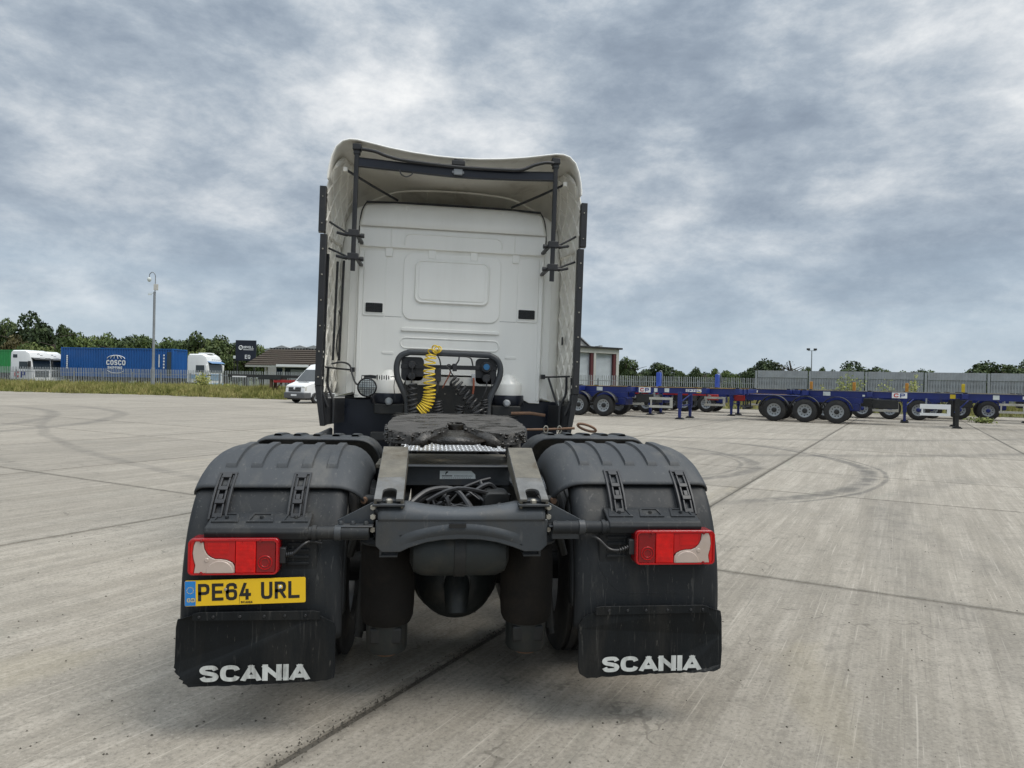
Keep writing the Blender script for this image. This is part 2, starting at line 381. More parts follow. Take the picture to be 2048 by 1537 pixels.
M['joint_dirt'] = paint('joint_dirt', (0.085, 0.075, 0.060), 0.95, 0, 0.35, 18, 0.8, 40, 0.5, (0.05, 0.05, 0.04), 9)

# ------------------------------------------------------------------ mesh builder
class MB:
    def __init__(self):
        self.v, self.f = [], []
    def add(self, vs, fs):
        o = len(self.v)
        self.v += [tuple(map(float, p)) for p in vs]
        self.f += [tuple(i + o for i in q) for q in fs]
        return self
    def b(self, x0, x1, y0, y1, z0, z1):
        vs = [(x, y, z) for z in (z0, z1) for y in (y0, y1) for x in (x0, x1)]
        return self.add(vs, [(0, 2, 3, 1), (4, 5, 7, 6), (0, 1, 5, 4), (2, 6, 7, 3), (0, 4, 6, 2), (1, 3, 7, 5)])
    def bc(self, c, s):
        return self.b(c[0] - s[0] / 2, c[0] + s[0] / 2, c[1] - s[1] / 2, c[1] + s[1] / 2, c[2] - s[2] / 2, c[2] + s[2] / 2)
    def prism(self, poly, axis, a0, a1):
        n = len(poly)
        def P(p, a):
            return (a, p[0], p[1]) if axis == 'x' else (p[0], a, p[1]) if axis == 'y' else (p[0], p[1], a)
        vs = [P(p, a0) for p in poly] + [P(p, a1) for p in poly]
        fs = [tuple(range(n)), tuple(range(2 * n - 1, n - 1, -1))]
        fs += [(i, (i + 1) % n, (i + 1) % n + n, i + n) for i in range(n)]
        return self.add(vs, fs)
    def tube(self, path, r, n=8, closed=False):
        P = [Vector(p) for p in path]
        m = len(P)
        rr = r if isinstance(r, (list, tuple)) else [r] * m
        tang = []
        for i in range(m):
            a = P[(i - 1) % m] if (closed or i > 0) else P[i]
            c = P[(i + 1) % m] if (closed or i < m - 1) else P[i]
            t = (c - a)
            tang.append(t.normalized() if t.length > 1e-9 else Vector((0, 0, 1)))
        ref = Vector((0, 0, 1)) if abs(tang[0].z) < 0.9 else Vector((1, 0, 0))
        nrm = tang[0].cross(ref).normalized()
        vs = []
        for i in range(m):
            nrm = (nrm - tang[i] * nrm.dot(tang[i]))
            nrm = nrm.normalized() if nrm.length > 1e-6 else tang[i].orthogonal().normalized()
            bn = tang[i].cross(nrm)
            for k in range(n):
                a = 2 * math.pi * (k + 0.5) / n
                vs.append(P[i] + nrm * (math.cos(a) * rr[i]) + bn * (math.sin(a) * rr[i]))
        fs = []
        for i in range(m if closed else m - 1):
            for k in range(n):
                a, c = i * n, ((i + 1) % m) * n
                fs.append((a + k, a + (k + 1) % n, c + (k + 1) % n, c + k))
        if not closed:
            fs += [tuple(range(n - 1, -1, -1)), tuple(range((m - 1) * n, m * n))]
        return self.add(vs, fs)
    def lathe(self, prof, origin, axis='z', n=24, a0=0.0, a1=2 * math.pi):
        full = abs(a1 - a0 - 2 * math.pi) < 1e-6
        m = n if full else n + 1
        vs = []
        for r, h in prof:
            for k in range(m):
                a = a0 + (a1 - a0) * k / n
                c, s = r * math.cos(a), r * math.sin(a)
                p = (c, s, h) if axis == 'z' else (h, c, s) if axis == 'x' else (s, h, c)
                vs.append((p[0] + origin[0], p[1] + origin[1], p[2] + origin[2]))
        fs = []
        for i in range(len(prof) - 1):
            for k in range(n):
                k2 = (k + 1) % m
                fs.append((i * m + k, i * m + k2, (i + 1) * m + k2, (i + 1) * m + k))
        return self.add(vs, fs)
    def grid(self, fn, nu, nv):
        vs = [fn(i / nu, j / nv) for j in range(nv + 1) for i in range(nu + 1)]
        fs = [(j * (nu + 1) + i, j * (nu + 1) + i + 1, (j + 1) * (nu + 1) + i + 1, (j + 1) * (nu + 1) + i) for j in range(nv) for i in range(nu)]
        return self.add(vs, fs)
    def mesh(self, name, mat=None, smooth=True, ang=40, xf=None, weld=False):
        me = bpy.data.meshes.new(name)
        v = self.v if xf is None else [xf(p) for p in self.v]
        me.from_pydata(v, [], self.f)
        bm = bmesh.new(); bm.from_mesh(me)
        if weld: bmesh.ops.remove_doubles(bm, verts=bm.verts, dist=1e-5)
        bmesh.ops.recalc_face_normals(bm, faces=bm.faces)
        bm.to_mesh(me); bm.free()
        if smooth:
            me.polygons.foreach_set('use_smooth', [True] * len(me.polygons))
            me.set_sharp_from_angle(angle=R(ang))
        if mat is not None: me.materials.append(M[mat] if isinstance(mat, str) else mat)
        me.update()
        return me
    def build(self, name, mat, parent=None, smooth=True, ang=40, bevel=0.0, seg=2, solid=0.0, xf=None, weld=False):
        me = self.mesh(name, mat, smooth, ang, xf, weld)
        o = bpy.data.objects.new(name, me)
        COL.objects.link(o)
        if parent is not None: o.parent = parent
        if solid:
            md = o.modifiers.new('solidify', 'SOLIDIFY'); md.thickness = solid; md.offset = 0
        if bevel:
            md = o.modifiers.new('bevel', 'BEVEL'); md.width = bevel; md.segments = seg
            md.limit_method = 'ANGLE'; md.angle_limit = R(35); md.harden_normals = False
        return o

def link_mesh(name, me, parent=None, loc=(0, 0, 0), rot=(0, 0, 0), scale=(1, 1, 1)):
    o = bpy.data.objects.new(name, me)
    COL.objects.link(o)
    o.location, o.rotation_euler, o.scale = loc, rot, scale
    if parent is not None: o.parent = parent
    return o
def tag(o, label, cat, group=None):
    o['label'] = label; o['category'] = cat
    if group: o['group'] = group
    return o
def thing(name, label, cat, loc=(0, 0, 0), rz=0.0, group=None):
    o = bpy.data.objects.new(name, None)
    o.empty_display_size = 0.3
    COL.objects.link(o)
    o.location = loc; o.rotation_euler = (0, 0, rz)
    return tag(o, label, cat, group)
def kind(o, k):
    o['kind'] = k
    return o
def rrect(x0, x1, z0, z1, r, n=5):
    out = []
    for cx, cz, a in ((x1 - r, z1 - r, 0), (x0 + r, z1 - r, 90), (x0 + r, z0 + r, 180), (x1 - r, z0 + r, 270)):
        for k in range(n + 1):
            t = R(a + 90 * k / n)
            out.append((cx + r * math.cos(t), cz + r * math.sin(t)))
    return out
def spline(pts, n=8):
    P = [Vector(p) for p in pts]
    out = []
    for i in range(len(P) - 1):
        p0 = P[max(i - 1, 0)]; p1 = P[i]; p2 = P[i + 1]; p3 = P[min(i + 2, len(P) - 1)]
        for k in range(n):
            t = k / n
            out.append(0.5 * ((2 * p1) + (p2 - p0) * t + (2 * p0 - 5 * p1 + 4 * p2 - p3) * t * t + (3 * p1 - p0 - 3 * p2 + p3) * t ** 3))
    out.append(P[-1])
    return out

# ------------------------------------------------------------------ stroke lettering
def _smooth(pts):
    return [tuple(p) for p in spline([(x, y, 0) for x, y in pts], 6)]
_C = [(1, .74), (.86, .94), (.5, 1), (.14, .92), (0, .68), (0, .32), (.14, .08), (.5, 0), (.86, .06), (1, .26)]
_S = [(.98, .78), (.82, .97), (.5, 1), (.16, .95), (.02, .77), (.14, .60), (.5, .51), (.86, .41), (.98, .24), (.84, .05), (.5, 0), (.18, .03), (.02, .22)]
_O = [(.5, 1), (.14, .92), (0, .68), (0, .32), (.14, .08), (.5, 0), (.86, .08), (1, .32), (1, .68), (.86, .92), (.5, 1)]
GLYPH = {
    'P': [[(0, 0), (0, 1), (.68, 1), (.93, .93), (1, .77), (1, .67), (.93, .50), (.68, .43), (0, .43)]],
    'E': [[(1, 1), (0, 1), (0, 0), (1, 0)], [(0, .5), (.86, .5)]],
    '6': [[(.97, .80), (.92, .93), (.72, 1), (.32, 1), (.07, .92), (0, .75), (0, .22), (.07, .07), (.30, 0), (.70, 0), (.93, .07), (1, .22), (1, .36), (.93, .50), (.70, .56), (.30, .56), (.02, .48)]],
    '4': [[(.72, 0), (.72, .55)], [(.45, 1), (0, .26), (1, .26)]],
    'U': [[(0, 1), (0, .20), (.08, .06), (.30, 0), (.70, 0), (.92, .06), (1, .20), (1, 1)]],
    'R': [[(0, 0), (0, 1), (.68, 1), (.93, .93), (1, .77), (1, .67), (.93, .52), (.68, .45), (0, .45)], [(.52, .45), (1, 0)]],
    'L': [[(0, 1), (0, 0), (1, 0)]],
    'G': [_C[:-1] + [(1, .2), (1, .48), (.55, .48)]],
    'B': [[(.68, .53), (0, .53), (0, 1), (.68, 1), (.95, .9), (.95, .63), (.68, .53), (1, .40), (1, .12), (.70, 0), (0, 0), (0, .53)]],
    'S': [_S], 'C': [_C], 'O': [_O], 'Q': [_O, [(.55, .28), (1.05, -.08)]], '0': [_O], 'D': [[(0, 0), (0, 1), (.6, 1), (1, .7), (1, .3), (.6, 0), (0, 0)]],
    'A': [[(-.02, 0), (.5, 1)], [(.5, 1), (1.02, 0)], [(.22, .20), (.78, .20)]],
    'N': [[(0, 0), (0, 1)], [(0, .98), (1, .02)], [(1, 0), (1, 1)]],
    'I': [[(.5, 0), (.5, 1)]], 'H': [[(0, 0), (0, 1)], [(1, 0), (1, 1)], [(0, .5), (1, .5)]],
    'W': [[(0, 1), (.25, 0), (.5, .9), (.75, 0), (1, 1)]], 'K': [[(0, 0), (0, 1)], [(1, 1), (.05, .45), (1, 0)]],
    'T': [[(0, 1), (1, 1)], [(.5, 1), (.5, 0)]], '1': [[(.2, .8), (.5, 1), (.5, 0)]], '5': [[(1, 1), (.05, 1), (0, .55), (.6, .6), (1, .42), (1, .15), (.7, 0), (0, .05)]],
    'M': [[(0, 0), (0, 1), (.5, .3), (1, 1), (1, 0)]], 'F': [[(1, 1), (0, 1), (0, 0)], [(0, .5), (.8, .5)]], 'Y': [[(0, 1), (.5, .5), (1, 1)], [(.5, .5), (.5, 0)]],
}
CURVED = {'S', 'C', 'O', 'Q', '0', 'G'}
def lettering(mb, text, x0, z0, h, cw, t, gap, fn, dt=0.0002, thin=None):
    """strokes of the text in a local plane; fn(x, z, k) gives the 3D point, k a tiny proud step"""
    x = x0; k = 0
    for ch in text:
        if ch == ' ':
            x += cw * 0.62; continue
        w = t if ch == 'I' else cw
        for st in GLYPH.get(ch, []):
            pts = _smooth(st) if (ch in CURVED and len(st) > 3) else st
            pts = [(x + t / 2 + (w - t) * p[0], z0 + t / 2 + (h - t) * p[1]) for p in pts]
            n = len(pts); Lf, Rt = [], []
            tv = thin or t
            for i in range(n):
                a = pts[max(i - 1, 0)]; c = pts[min(i + 1, n - 1)]; p = pts[i]
                d1 = Vector((p[0] - a[0], p[1] - a[1])); d2 = Vector((c[0] - p[0], c[1] - p[1]))
                if d1.length < 1e-9: d1 = d2
                if d2.length < 1e-9: d2 = d1
                d1.normalize(); d2.normalize()
                nb = Vector((-(d1.y + d2.y), d1.x + d2.x))
                nb = nb.normalized() if nb.length > 1e-6 else Vector((-d1.y, d1.x))
                q = max(nb.dot(Vector((-d1.y, d1.x))), 0.45)
                hx, hz = t / 2 / q, tv / 2 / q
                e = Vector((0, 0))
                if ch in CURVED: pass
                elif i == 0: e = -d2 * t * 0.5
                elif i == n - 1: e = d1 * t * 0.5
                if n > 2 and pts[0] == pts[-1]: e = Vector((0, 0))
                Lf.append((p[0] + nb.x * hx + e.x, p[1] + nb.y * hz + e.y)); Rt.append((p[0] - nb.x * hx + e.x, p[1] - nb.y * hz + e.y))
            zc0, zc1 = z0, z0 + h
            cl = lambda q: (q[0], min(max(q[1], zc0), zc1) if ch not in 'Q' else q[1])
            vs = [fn(*cl(q), k * dt) for q in Lf] + [fn(*cl(q), k * dt) for q in Rt]
            mb.add(vs, [(i, i + 1, n + i + 1, n + i) for i in range(n - 1)])
            k += 1
        x += w + gap
    return x - gap

# ================================================================== SETTING
UX, UY = math.cos(UDIR), math.sin(UDIR)
def uv2w(u, v):
    return (u * UX + v * UY, u * UY - v * UX)
BND = [(-120, 88), (-60, 69.5), (-35.9, 60.1), (-23, 57.0), (-16, 52.8), (-11.2, 51.0), (0, 50.5), (20, 47.5), (34, 40.6), (38.5, 38.6), (70, 28), (120, 14)]
def bnd_y(x):
    for (x0, y0), (x1, y1) in zip(BND, BND[1:]):
        if x0 <= x <= x1: return y0 + (y1 - y0) * (x - x0) / (x1 - x0)
    return BND[0][1] if x < BND[0][0] else BND[-1][1]
g = MB().grid(lambda a, b: ((a - .5) * 2400, (b - .5) * 2400 + 300, -0.07), 12, 12).build('ground', 'field'); kind(g, 'structure')
g = MB().grid(lambda a, b: ((a - .5) * 240, -60 + b * (bnd_y((a - .5) * 240) + 1.5 + 60), -0.014), 40, 2).build('yard_base', 'joint_dirt'); kind(g, 'structure')
yard = bpy.data.objects.new('concrete_yard', None); COL.objects.link(yard); kind(yard, 'structure')
ulines = [-20.4, -14.4, -8.4, -2.4, 3.63, 9.06, 12.08, 18.1, 24.1, 30.1, 36.1, 42.1, 48.1, 54.1, 60.1, 66.1, 72.1]
vlines = [-0.5 + 5.1 * k for k in range(-13, 10)]
slabmesh = {}
for iu in range(len(ulines) - 1):
    for iv in range(len(vlines) - 1):
        u0, u1, v0, v1 = ulines[iu], ulines[iu + 1], vlines[iv], vlines[iv + 1]
        x, y = uv2w((u0 + u1) / 2, (v0 + v1) / 2)
        d = y + 3.3
        if y > bnd_y(x) + 1.5 or d < -4.5 or abs(x - 0.11 * d) > max(d, 0) * 0.80 + 6: continue
        gl = 0.019 if abs(v0 + 0.5) < 0.01 else 0.010
        gr = 0.019 if abs(v1 + 0.5) < 0.01 else 0.010
        a0, a1 = u0 + 0.010, u1 - 0.010
        b0, b1 = v0 + gl, v1 - gr
        key = (round(a1 - a0, 3), round(b1 - b0, 3))
        if key not in slabmesh:
            sx, sy, c = key[0] / 2, key[1] / 2, 0.012
            mb = MB()
            ring = lambda e, z: [(-sx + e, -sy + e, z), (sx - e, -sy + e, z), (sx - e, sy - e, z), (-sx + e, sy - e, z)]
            mb.add(ring(0, -0.022) + ring(0, -0.010) + ring(c, 0), [(0, 1, 5, 4), (1, 2, 6, 5), (2, 3, 7, 6), (3, 0, 4, 7), (4, 5, 9, 8), (5, 6, 10, 9), (6, 7, 11, 10), (7, 4, 8, 11), (8, 9, 10, 11)])
            slabmesh[key] = mb.mesh('concrete_slab', 'concrete', smooth=False)
        cx, cy = uv2w((a0 + a1) / 2, (b0 + b1) / 2)
        link_mesh('concrete_slab', slabmesh[key], yard, (cx, cy, -random.random() * 0.003), (0, 0, UDIR))

# grass verge beyond the concrete: a low bank and uncountable grass
mb = MB()
xs = np.linspace(-75, 75, 76)
def verge_pt(x, t):
    y0 = bnd_y(x) + 0.5 * math.sin(x * 1.7) * 0.5 + 0.3 * math.sin(x * 4.1)
    return (x, y0 + 26 * t, -0.012 + 0.42 * min(1, t * 7) + 0.05 * math.sin(x * 0.9 + t * 9))
g = mb.grid(lambda a, b: verge_pt(-75 + 150 * a, b ** 1.6), 150, 10).build('verge', 'soil_grass'); kind(g, 'structure')

def grass_blades(n, xr, depth, hmin, hmax, name, matname, pw=1.0):
    X = rng.uniform(*xr, n); T = rng.random(n) ** pw * depth
    Y = np.array([bnd_y(x) for x in X]) + 0.25 * np.sin(X * 1.7) + 0.3 * np.sin(X * 4.1) + T
    H = rng.uniform(hmin, hmax, n) * (0.55 + 0.45 * np.minimum(1, T / 1.8)) * (0.75 + 0.5 * np.sin(X * 0.8) ** 2 * rng.random(n))
    A = rng.uniform(0, math.pi, n); Wd = rng.uniform(0.02, 0.055, n)
    lean = rng.normal(0, 0.22, (n, 2)) * H[:, None]
    Z0 = 0.42 * np.minimum(1, 7 * (T / 26) ** (1 / 1.6) * (T > .01)) - 0.03
    H = H + Z0
    dx, dy = np.cos(A) * Wd, np.sin(A) * Wd
    V = np.empty((n, 3, 3))
    V[:, 0] = np.c_[X - dx, Y - dy, Z0]; V[:, 1] = np.c_[X + dx, Y + dy, Z0]; V[:, 2] = np.c_[X + lean[:, 0], Y + lean[:, 1], H]
    me = bpy.data.meshes.new(name)
    me.from_pydata(V.reshape(-1, 3).tolist(), [], np.arange(n * 3).reshape(-1, 3).tolist())
    me.materials.append(M[matname]); me.update()
    o = link_mesh(name, me); kind(o, 'stuff')
    return o
tag(grass_blades(52000, (-46, -4), 9.0, 0.25, 0.70, 'verge_grass', 'grass', 1.3), 'rough yellow green grass along the far left edge of the concrete', 'grass')
tag(grass_blades(24000, (16, 62), 7.0, 0.35, 0.95, 'verge_grass', 'grass', 1.2), 'green grass strip behind the blue skeletal trailers', 'grass')

# loose grit on the concrete close by
n = 900
mb = MB()
for i in range(n):
    r_ = 0.7 + 8 * random.random() ** 1.5
    a = R(random.uniform(-48, 62))
    x, y = -0.15 + math.sin(a) * r_ * 1.2, -3.2 + 1.3 + math.cos(a) * r_
    s = random.uniform(0.0025, 0.0085)
    q = [(x + s * random.uniform(.6, 1.4) * math.cos(k * 2.09 + i), y + s * random.uniform(.6, 1.4) * math.sin(k * 2.09 + i), 0.0) for k in range(3)]
    mb.add(q + [(x, y, s * 0.9)], [(0, 1, 3), (1, 2, 3), (2, 0, 3)])
for i in range(2600):
    u_ = random.uniform(-4.5, 7.0); v_ = -0.5 + random.gauss(0, .022) * (1 + .8 * math.sin(u_ * 3.1) ** 2)
    x, y = uv2w(u_, v_); s = random.uniform(0.002, 0.008)
    q = [(x + s * random.uniform(.6, 1.4) * math.cos(k * 2.09 + i), y + s * random.uniform(.6, 1.4) * math.sin(k * 2.09 + i), -.003) for k in range(3)]
    mb.add(q + [(x, y, s * 0.8)], [(0, 1, 3), (1, 2, 3), (2, 0, 3)])
g = mb.build('grit', 'joint_dirt', smooth=False); kind(g, 'stuff'); tag(g, 'scattered dark grit and crumbs on the concrete', 'grit')

# ================================================================== THE TRACTOR UNIT
truck = thing('tractor_unit', 'white tractor unit seen from behind, black mudguards, fifth wheel bare', 'truck')
CABR = 0.0165                                    # the cab sits rolled by about one degree on its springs
def CX(p):
    return (p[0] + (p[2] - 1.4) * CABR, p[1], p[2] - p[0] * CABR)
T = truck

# ---- rear mudguards -------------------------------------------------------
YC, ZC, RG, PW = 0.78, 0.50, 0.752, 0.77
def cyl(x, phi, r, dz=0.0):
    a = R(phi)
    if phi <= 90:
        return (x, YC - r * max(math.cos(a), 0) ** PW, ZC + r * math.sin(a) ** PW + dz)
    return (x, YC + (phi - 90) * 0.02, ZC + r + dz)               # flat run over the axle
def phi_z(z):
    return math.degrees(math.asin(min(1, (z - ZC) / RG) ** (1 / PW)))
def cyl2(x, phi, r, dz=0.0):                                       # front half, mirrored about the axle
    p = cyl(x, phi, r, dz)
    return (p[0], 2 * 1.10 - p[1], p[2])
def drop(d, w):
    return w * (1 - math.sqrt(max(0, 1 - (1 - d / w) ** 2))) if d < w else 0.0
def cbox(mb, fn, x0, x1, p0, p1, r0, r1, n=4):
    vs = []
    for i in range(n + 1):
        p = p0 + (p1 - p0) * i / n
        vs += [fn(x0, p, r0), fn(x1, p, r0), fn(x1, p, r1), fn(x0, p, r1)]
    fs = [(0, 1, 2, 3), (4 * n + 3, 4 * n + 2, 4 * n + 1, 4 * n)]
    for i in range(n):
        a, c = 4 * i, 4 * i + 4
        for k in range(4):
            fs.append((a + k, c + k, c + (k + 1) % 4, a + (k + 1) % 4))
    return mb.add(vs, fs)

def SCANIA_text(name, parent, x0, z0, w, h, y, ink):
    mb = MB()
    t = h * 0.245; fx = 1.36; gap = h * 0.06
    cw = (w / fx - t - 5 * gap) / 5
    lettering(mb, 'SCANIA', 0, 0, h, cw, t, gap, lambda x, z, k: (x0 + x * fx, y - k, z0 + z))
    return mb.build(name, ink, parent, smooth=False)

for s in (-1, 1):
    dz = 0.012 * s
    xi, xo = 0.555, 1.265
    def fn(x, phi, r, _s=s, _dz=dz): return cyl(_s * x, phi, r, _dz)
    def fn2(x, phi, r, _s=s, _dz=dz): return cyl2(_s * x, phi, r, _dz)
    # lower rear panel
    def panel(a, b):
        x = xi + (xo - xi) * a
        phi = 0.6 + 51.5 * (max(0, b - .10) / .90) ** 1.25
        r = RG - 0.012 - drop(x - xi, 0.05) - drop(xo - x, 0.03)
        r -= 0.010 * (0.5 - 0.5 * math.tanh((0.70 - abs(x - 0.62) * 12))) * 0
        if b < .10:
            p = fn(x, 0.6, r); return (p[0], p[1] + .004 * (1 - b / .10), p[2] - .085 * (1 - b / .10))
        return fn(x, phi, r)
    us = [0, .006, .02, .04, .07, .105, .15, .25, .4, .6, .8, .9, .935, .96, .98, .993, 1]
    mbp = MB()
    nb = 26
    vs = [panel(a, j / nb) for j in range(nb + 1) for a in us]
    nu = len(us)
    mbp.add(vs, [(j * nu + i, j * nu + i + 1, (j + 1) * nu + i + 1, (j + 1) * nu + i) for j in range(nb) for i in range(nu - 1)])
    guard = mbp.build('rear_mudguard', 'guard_plastic', T, ang=60, solid=0.008)
    # inner side lip going forward
    lip = MB()
    for ph in range(3, 55, 4):
        pass
    lip.add([fn(xi, 0.8 + 48 * j / 13, RG - 0.085) for j in range(14)] + [fn(xi - 0.004, 0.8 + 48 * j / 13, RG - 0.17) for j in range(14)],
            [(j, j + 1, 15 + j, 14 + j) for j in range(13)])
    lip.build('side_lip', 'guard_plastic', guard, solid=0.006)
    # pressed outline on the panel below the lamp
    rl = MB()
    for pts in (((0.66, 0.86), (0.665, 0.74), (0.75, 0.63), (0.82, 0.615), (0.96, 0.612)), ((1.00, 0.612), (1.06, 0.612))):
        rl.tube([fn(x, phi_z(z), RG - 0.010) for x, z in spline([(a, b, 0) for a, b in pts], 3) and [(p[0], p[1]) for p in spline([(a, b, 0) for a, b in pts], 4)]], 0.0035, 6)
    rl.build('pressed_line', 'guard_plastic', guard)
    # hood over the rear of the wheel
    hi, ho = 0.47, 1.276
    def hood(a, b, f=fn, p0=48.3, p1=94.0):
        x = hi + (ho - hi) * a
        phi = p0 + (p1 - p0) * b
        w_o = 0.055 + 0.050 * b
        r = RG + 0.010 - drop(ho - x, w_o) * 0.92 - drop(x - hi, 0.15) * 1.05
        if b > 0.93: r -= 0.012 * ((b - 0.93) / 0.07) ** 2
        return f(x, phi, r)
    us2 = [0, .004, .015, .035, .065, .10, .14, .20, .3, .4, .5, .6, .7, .80, .85, .89, .925, .955, .978, .992, 1]
    nu = len(us2); nb = 22
    mbh = MB()
    mbh.add([hood(a, j / nb) for j in range(nb + 1) for a in us2],
            [(j * nu + i, j * nu + i + 1, (j + 1) * nu + i + 1, (j + 1) * nu + i) for j in range(nb) for i in range(nu - 1)])
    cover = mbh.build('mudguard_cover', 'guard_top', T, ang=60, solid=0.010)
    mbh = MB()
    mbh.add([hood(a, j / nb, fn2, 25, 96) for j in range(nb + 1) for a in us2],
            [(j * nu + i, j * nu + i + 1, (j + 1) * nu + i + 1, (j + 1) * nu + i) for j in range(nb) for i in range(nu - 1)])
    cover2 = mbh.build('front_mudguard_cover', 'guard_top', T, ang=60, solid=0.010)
    for k in range(5):
        xc = 0.645 + 0.122 * k
        mb = MB(); n = 14
        vs = []
        for i in range(n + 1):
            ph = 60.5 + 30.5 * i / n
            hgt = 0.006 if 0 < i else 0.0
            tw = 0.030 - 0.004 * i / n
            vs += [fn(xc - tw, ph, RG + 0.012), fn(xc - tw + 0.007, ph + (1.0 if i == 0 else 0), RG + 0.013 + hgt + 0.008), fn(xc + tw - 0.007, ph + (1.0 if i == 0 else 0), RG + 0.013 + hgt + 0.008), fn(xc + tw, ph, RG + 0.012)]
        fs = [(0, 1, 2, 3)]
        for i in range(n):
            a, c = 4 * i, 4 * i + 4
            fs += [(a, a + 1, c + 1, c), (a + 1, a + 2, c + 2, c + 1), (a + 2, a + 3, c + 3, c + 2)]
        mb.add(vs, fs).build('rib', 'guard_top', cover, ang=25)
        mb2 = MB(); mb2.v = [(p[0], 2.20 - p[1], p[2]) for p in mb.v]; mb2.f = list(mb.f)
        mb2.build('rib', 'guard_top', cover2, ang=25)
    # over-centre latches
    for xc in (0.775, 1.128):
        la = MB()
        for x0, x1, p0, p1, r0, r1 in ((-.042, .042, 32.5, 57.0, .002, .010), (-.042, -.031, 32.5, 57.0, .010, .022), (.031, .042, 32.5, 57.0, .010, .022), (-.042, .042, 55.6, 57.0, .010, .022)):
            cbox(la, fn, xc + x0, xc + x1, p0, p1, RG + r0, RG + r1, 5)
        latch = la.build('latch', 'black_plastic', guard, bevel=0.002)
        st = MB()
        for x0, x1, p0, p1, r0, r1 in ((-.022, -.013, 33.2, 55, .010, .030), (.013, .022, 33.2, 55, .010, .030), (-.022, .022, 52.6, 55.2, .010, .031), (-.022, .022, 45.6, 47.6, .012, .031), (-.022, .022, 39.0, 41.0, .012, .033), (-.022, .022, 33.0, 34.8, .012, .031), (-.010, .010, 40.8, 43.4, .012, .034)):
            cbox(st, fn, xc + x0, xc + x1, p0, p1, RG + r0, RG + r1, 3)
        st.build('strap', 'black_plastic', latch, bevel=0.002)
    # lamp carrier: tube, sloping plate with three pads
    zb = 0.930 + dz
    br = MB().tube([(s * 0.43, 0.035, zb), (s * 0.60, 0.035, zb), (s * 1.15, 0.035, zb)], 0.030, 16)
    carrier = br.build('lamp_carrier', 'guard_plastic', T, ang=50)
    MB().tube([(s * 0.665, 0.035, zb), (s * 0.685, 0.035, zb)], 0.036, 16).build('clamp', 'guard_plastic', carrier, bevel=0.002)
    MB().tube([(s * 0.555, 0.035, zb), (s * 0.585, 0.035, zb)], 0.035, 16).build('collar', 'chassis', carrier, bevel=0.002)
    pr = [(0.000, zb + .008), (0.012, zb + .030), (0.045, zb + .040), (0.150, zb + .076), (0.152, zb + .065), (0.050, zb + .024), (0.040, zb - .028), (0.012, zb - .026)]
    MB().prism(pr, 'x', s * 0.700, s * 1.155).build('carrier_plate', 'guard_plastic', carrier, bevel=0.008, seg=3)
    for xc in (0.77, 0.925, 1.08):
        pad = MB()
        def pp(x, t, q): return (s * x, 0.055 + t * 0.088, zb + 0.0435 + t * 0.0305 + q)
        pts = [(xc - .060, 0), (xc + .060, 0), (xc + .045, .85), (xc - .045, .85)]
        inn = [(xc - .048, .12), (xc + .048, .12), (xc + .036, .74), (xc - .036, .74)]
        pad.add([pp(*p, 0) for p in pts] + [pp(*p, .006) for p in pts] + [pp(*p, .006) for p in inn] + [pp(*p, .001) for p in inn],
                [(i, (i + 1) % 4, 4 + (i + 1) % 4, 4 + i) for i in range(4)] + [(4 + i, 4 + (i + 1) % 4, 8 + (i + 1) % 4, 8 + i) for i in range(4)] + [(8 + i, 8 + (i + 1) % 4, 12 + (i + 1) % 4, 12 + i) for i in range(4)] + [(12, 13, 14, 15)])
        po = pad.build('pad', 'guard_plastic', carrier, smooth=False)
        MB().lathe([(0, .011), (.007, .011), (.009, .006), (.009, 0)], pp(xc, .45, 0), 'z', 8).build('rivet', 'guard_plastic', po)
    # backing plate between lamp and carrier
    MB().prism(rrect(min(s * .665, s * .85), max(s * .665, s * .85), zb - .195, zb + .01, .02), 'y', 0.055, 0.105).build('backing_plate', 'guard_plastic', carrier, bevel=0.005)
    sl = MB()
    for k in range(4): sl.b(min(s * .70, s * .80), max(s * .70, s * .80), 0.046, 0.056, zb - .060 - k * .030, zb - .046 - k * .030)
    sl.build('louvre', 'guard_plastic', carrier, bevel=0.003)
    # tail lamp -------------------------------------------------------------
    z0l, z1l = 0.742 + (0.030 if s > 0 else 0), 0.905 + (0.030 if s > 0 else 0)
    x0l, x1l = 0.822, 1.214
    def LX(x): return s * x
    body = MB().prism([(LX(a), b) for a, b in rrect(x0l, x1l, z0l, z1l, .022)], 'y', -0.012, 0.075)
    lamp = body.build('tail_lamp', 'lens_red_dark', T, bevel=0.008, seg=3)
    zl = lambda t: z0l + (z1l - z0l) * t
    xl = lambda t: x0l + (x1l - x0l) * t            # 0 inner, 1 outer
    def lens(nm, poly, mat, y0, y1, bv=0.003):
        return MB().prism([(LX(xl(a)), zl(b)) for a, b in poly], 'y', y1, y0).build(nm, mat, lamp, bevel=bv)
    lens('stop_lens', [(.035, .06), (.25, .06), (.25, .94), (.035, .94)], 'lens_red_dark', -.013, -.020)
    lens('brake_lens', [(.255, .06), (.475, .06), (.475, .94), (.255, .94)], 'lens_red_lit', -.013, -.022)
    lens('tail_lens', [(.48, .30), (.505, .36), (.565, .43), (.63, .455), (.70, .46), (.75, .52), (.79, .62), (.815, .74), (.825, .94), (.48, .94)], 'lens_red_mid', -.013, -.021)
    lens('clear_lens', [(.482, .06), (.93, .06), (.915, .28), (.935, .45), (.945, .62), (.935, .80), (.915, .94), (.832, .94), (.822, .74), (.797, .61), (.755, .505), (.70, .445), (.63, .44), (.57, .415), (.512, .345), (.487, .25)], 'lens_clear', -.013, -.022)
    arc_ = [(.55 + .30 * t, .06) for t in (0, 1)] + [(.645 + .150 * math.cos(R(a)), .06 + .40 * math.sin(R(a))) for a in range(0, 181, 15)]
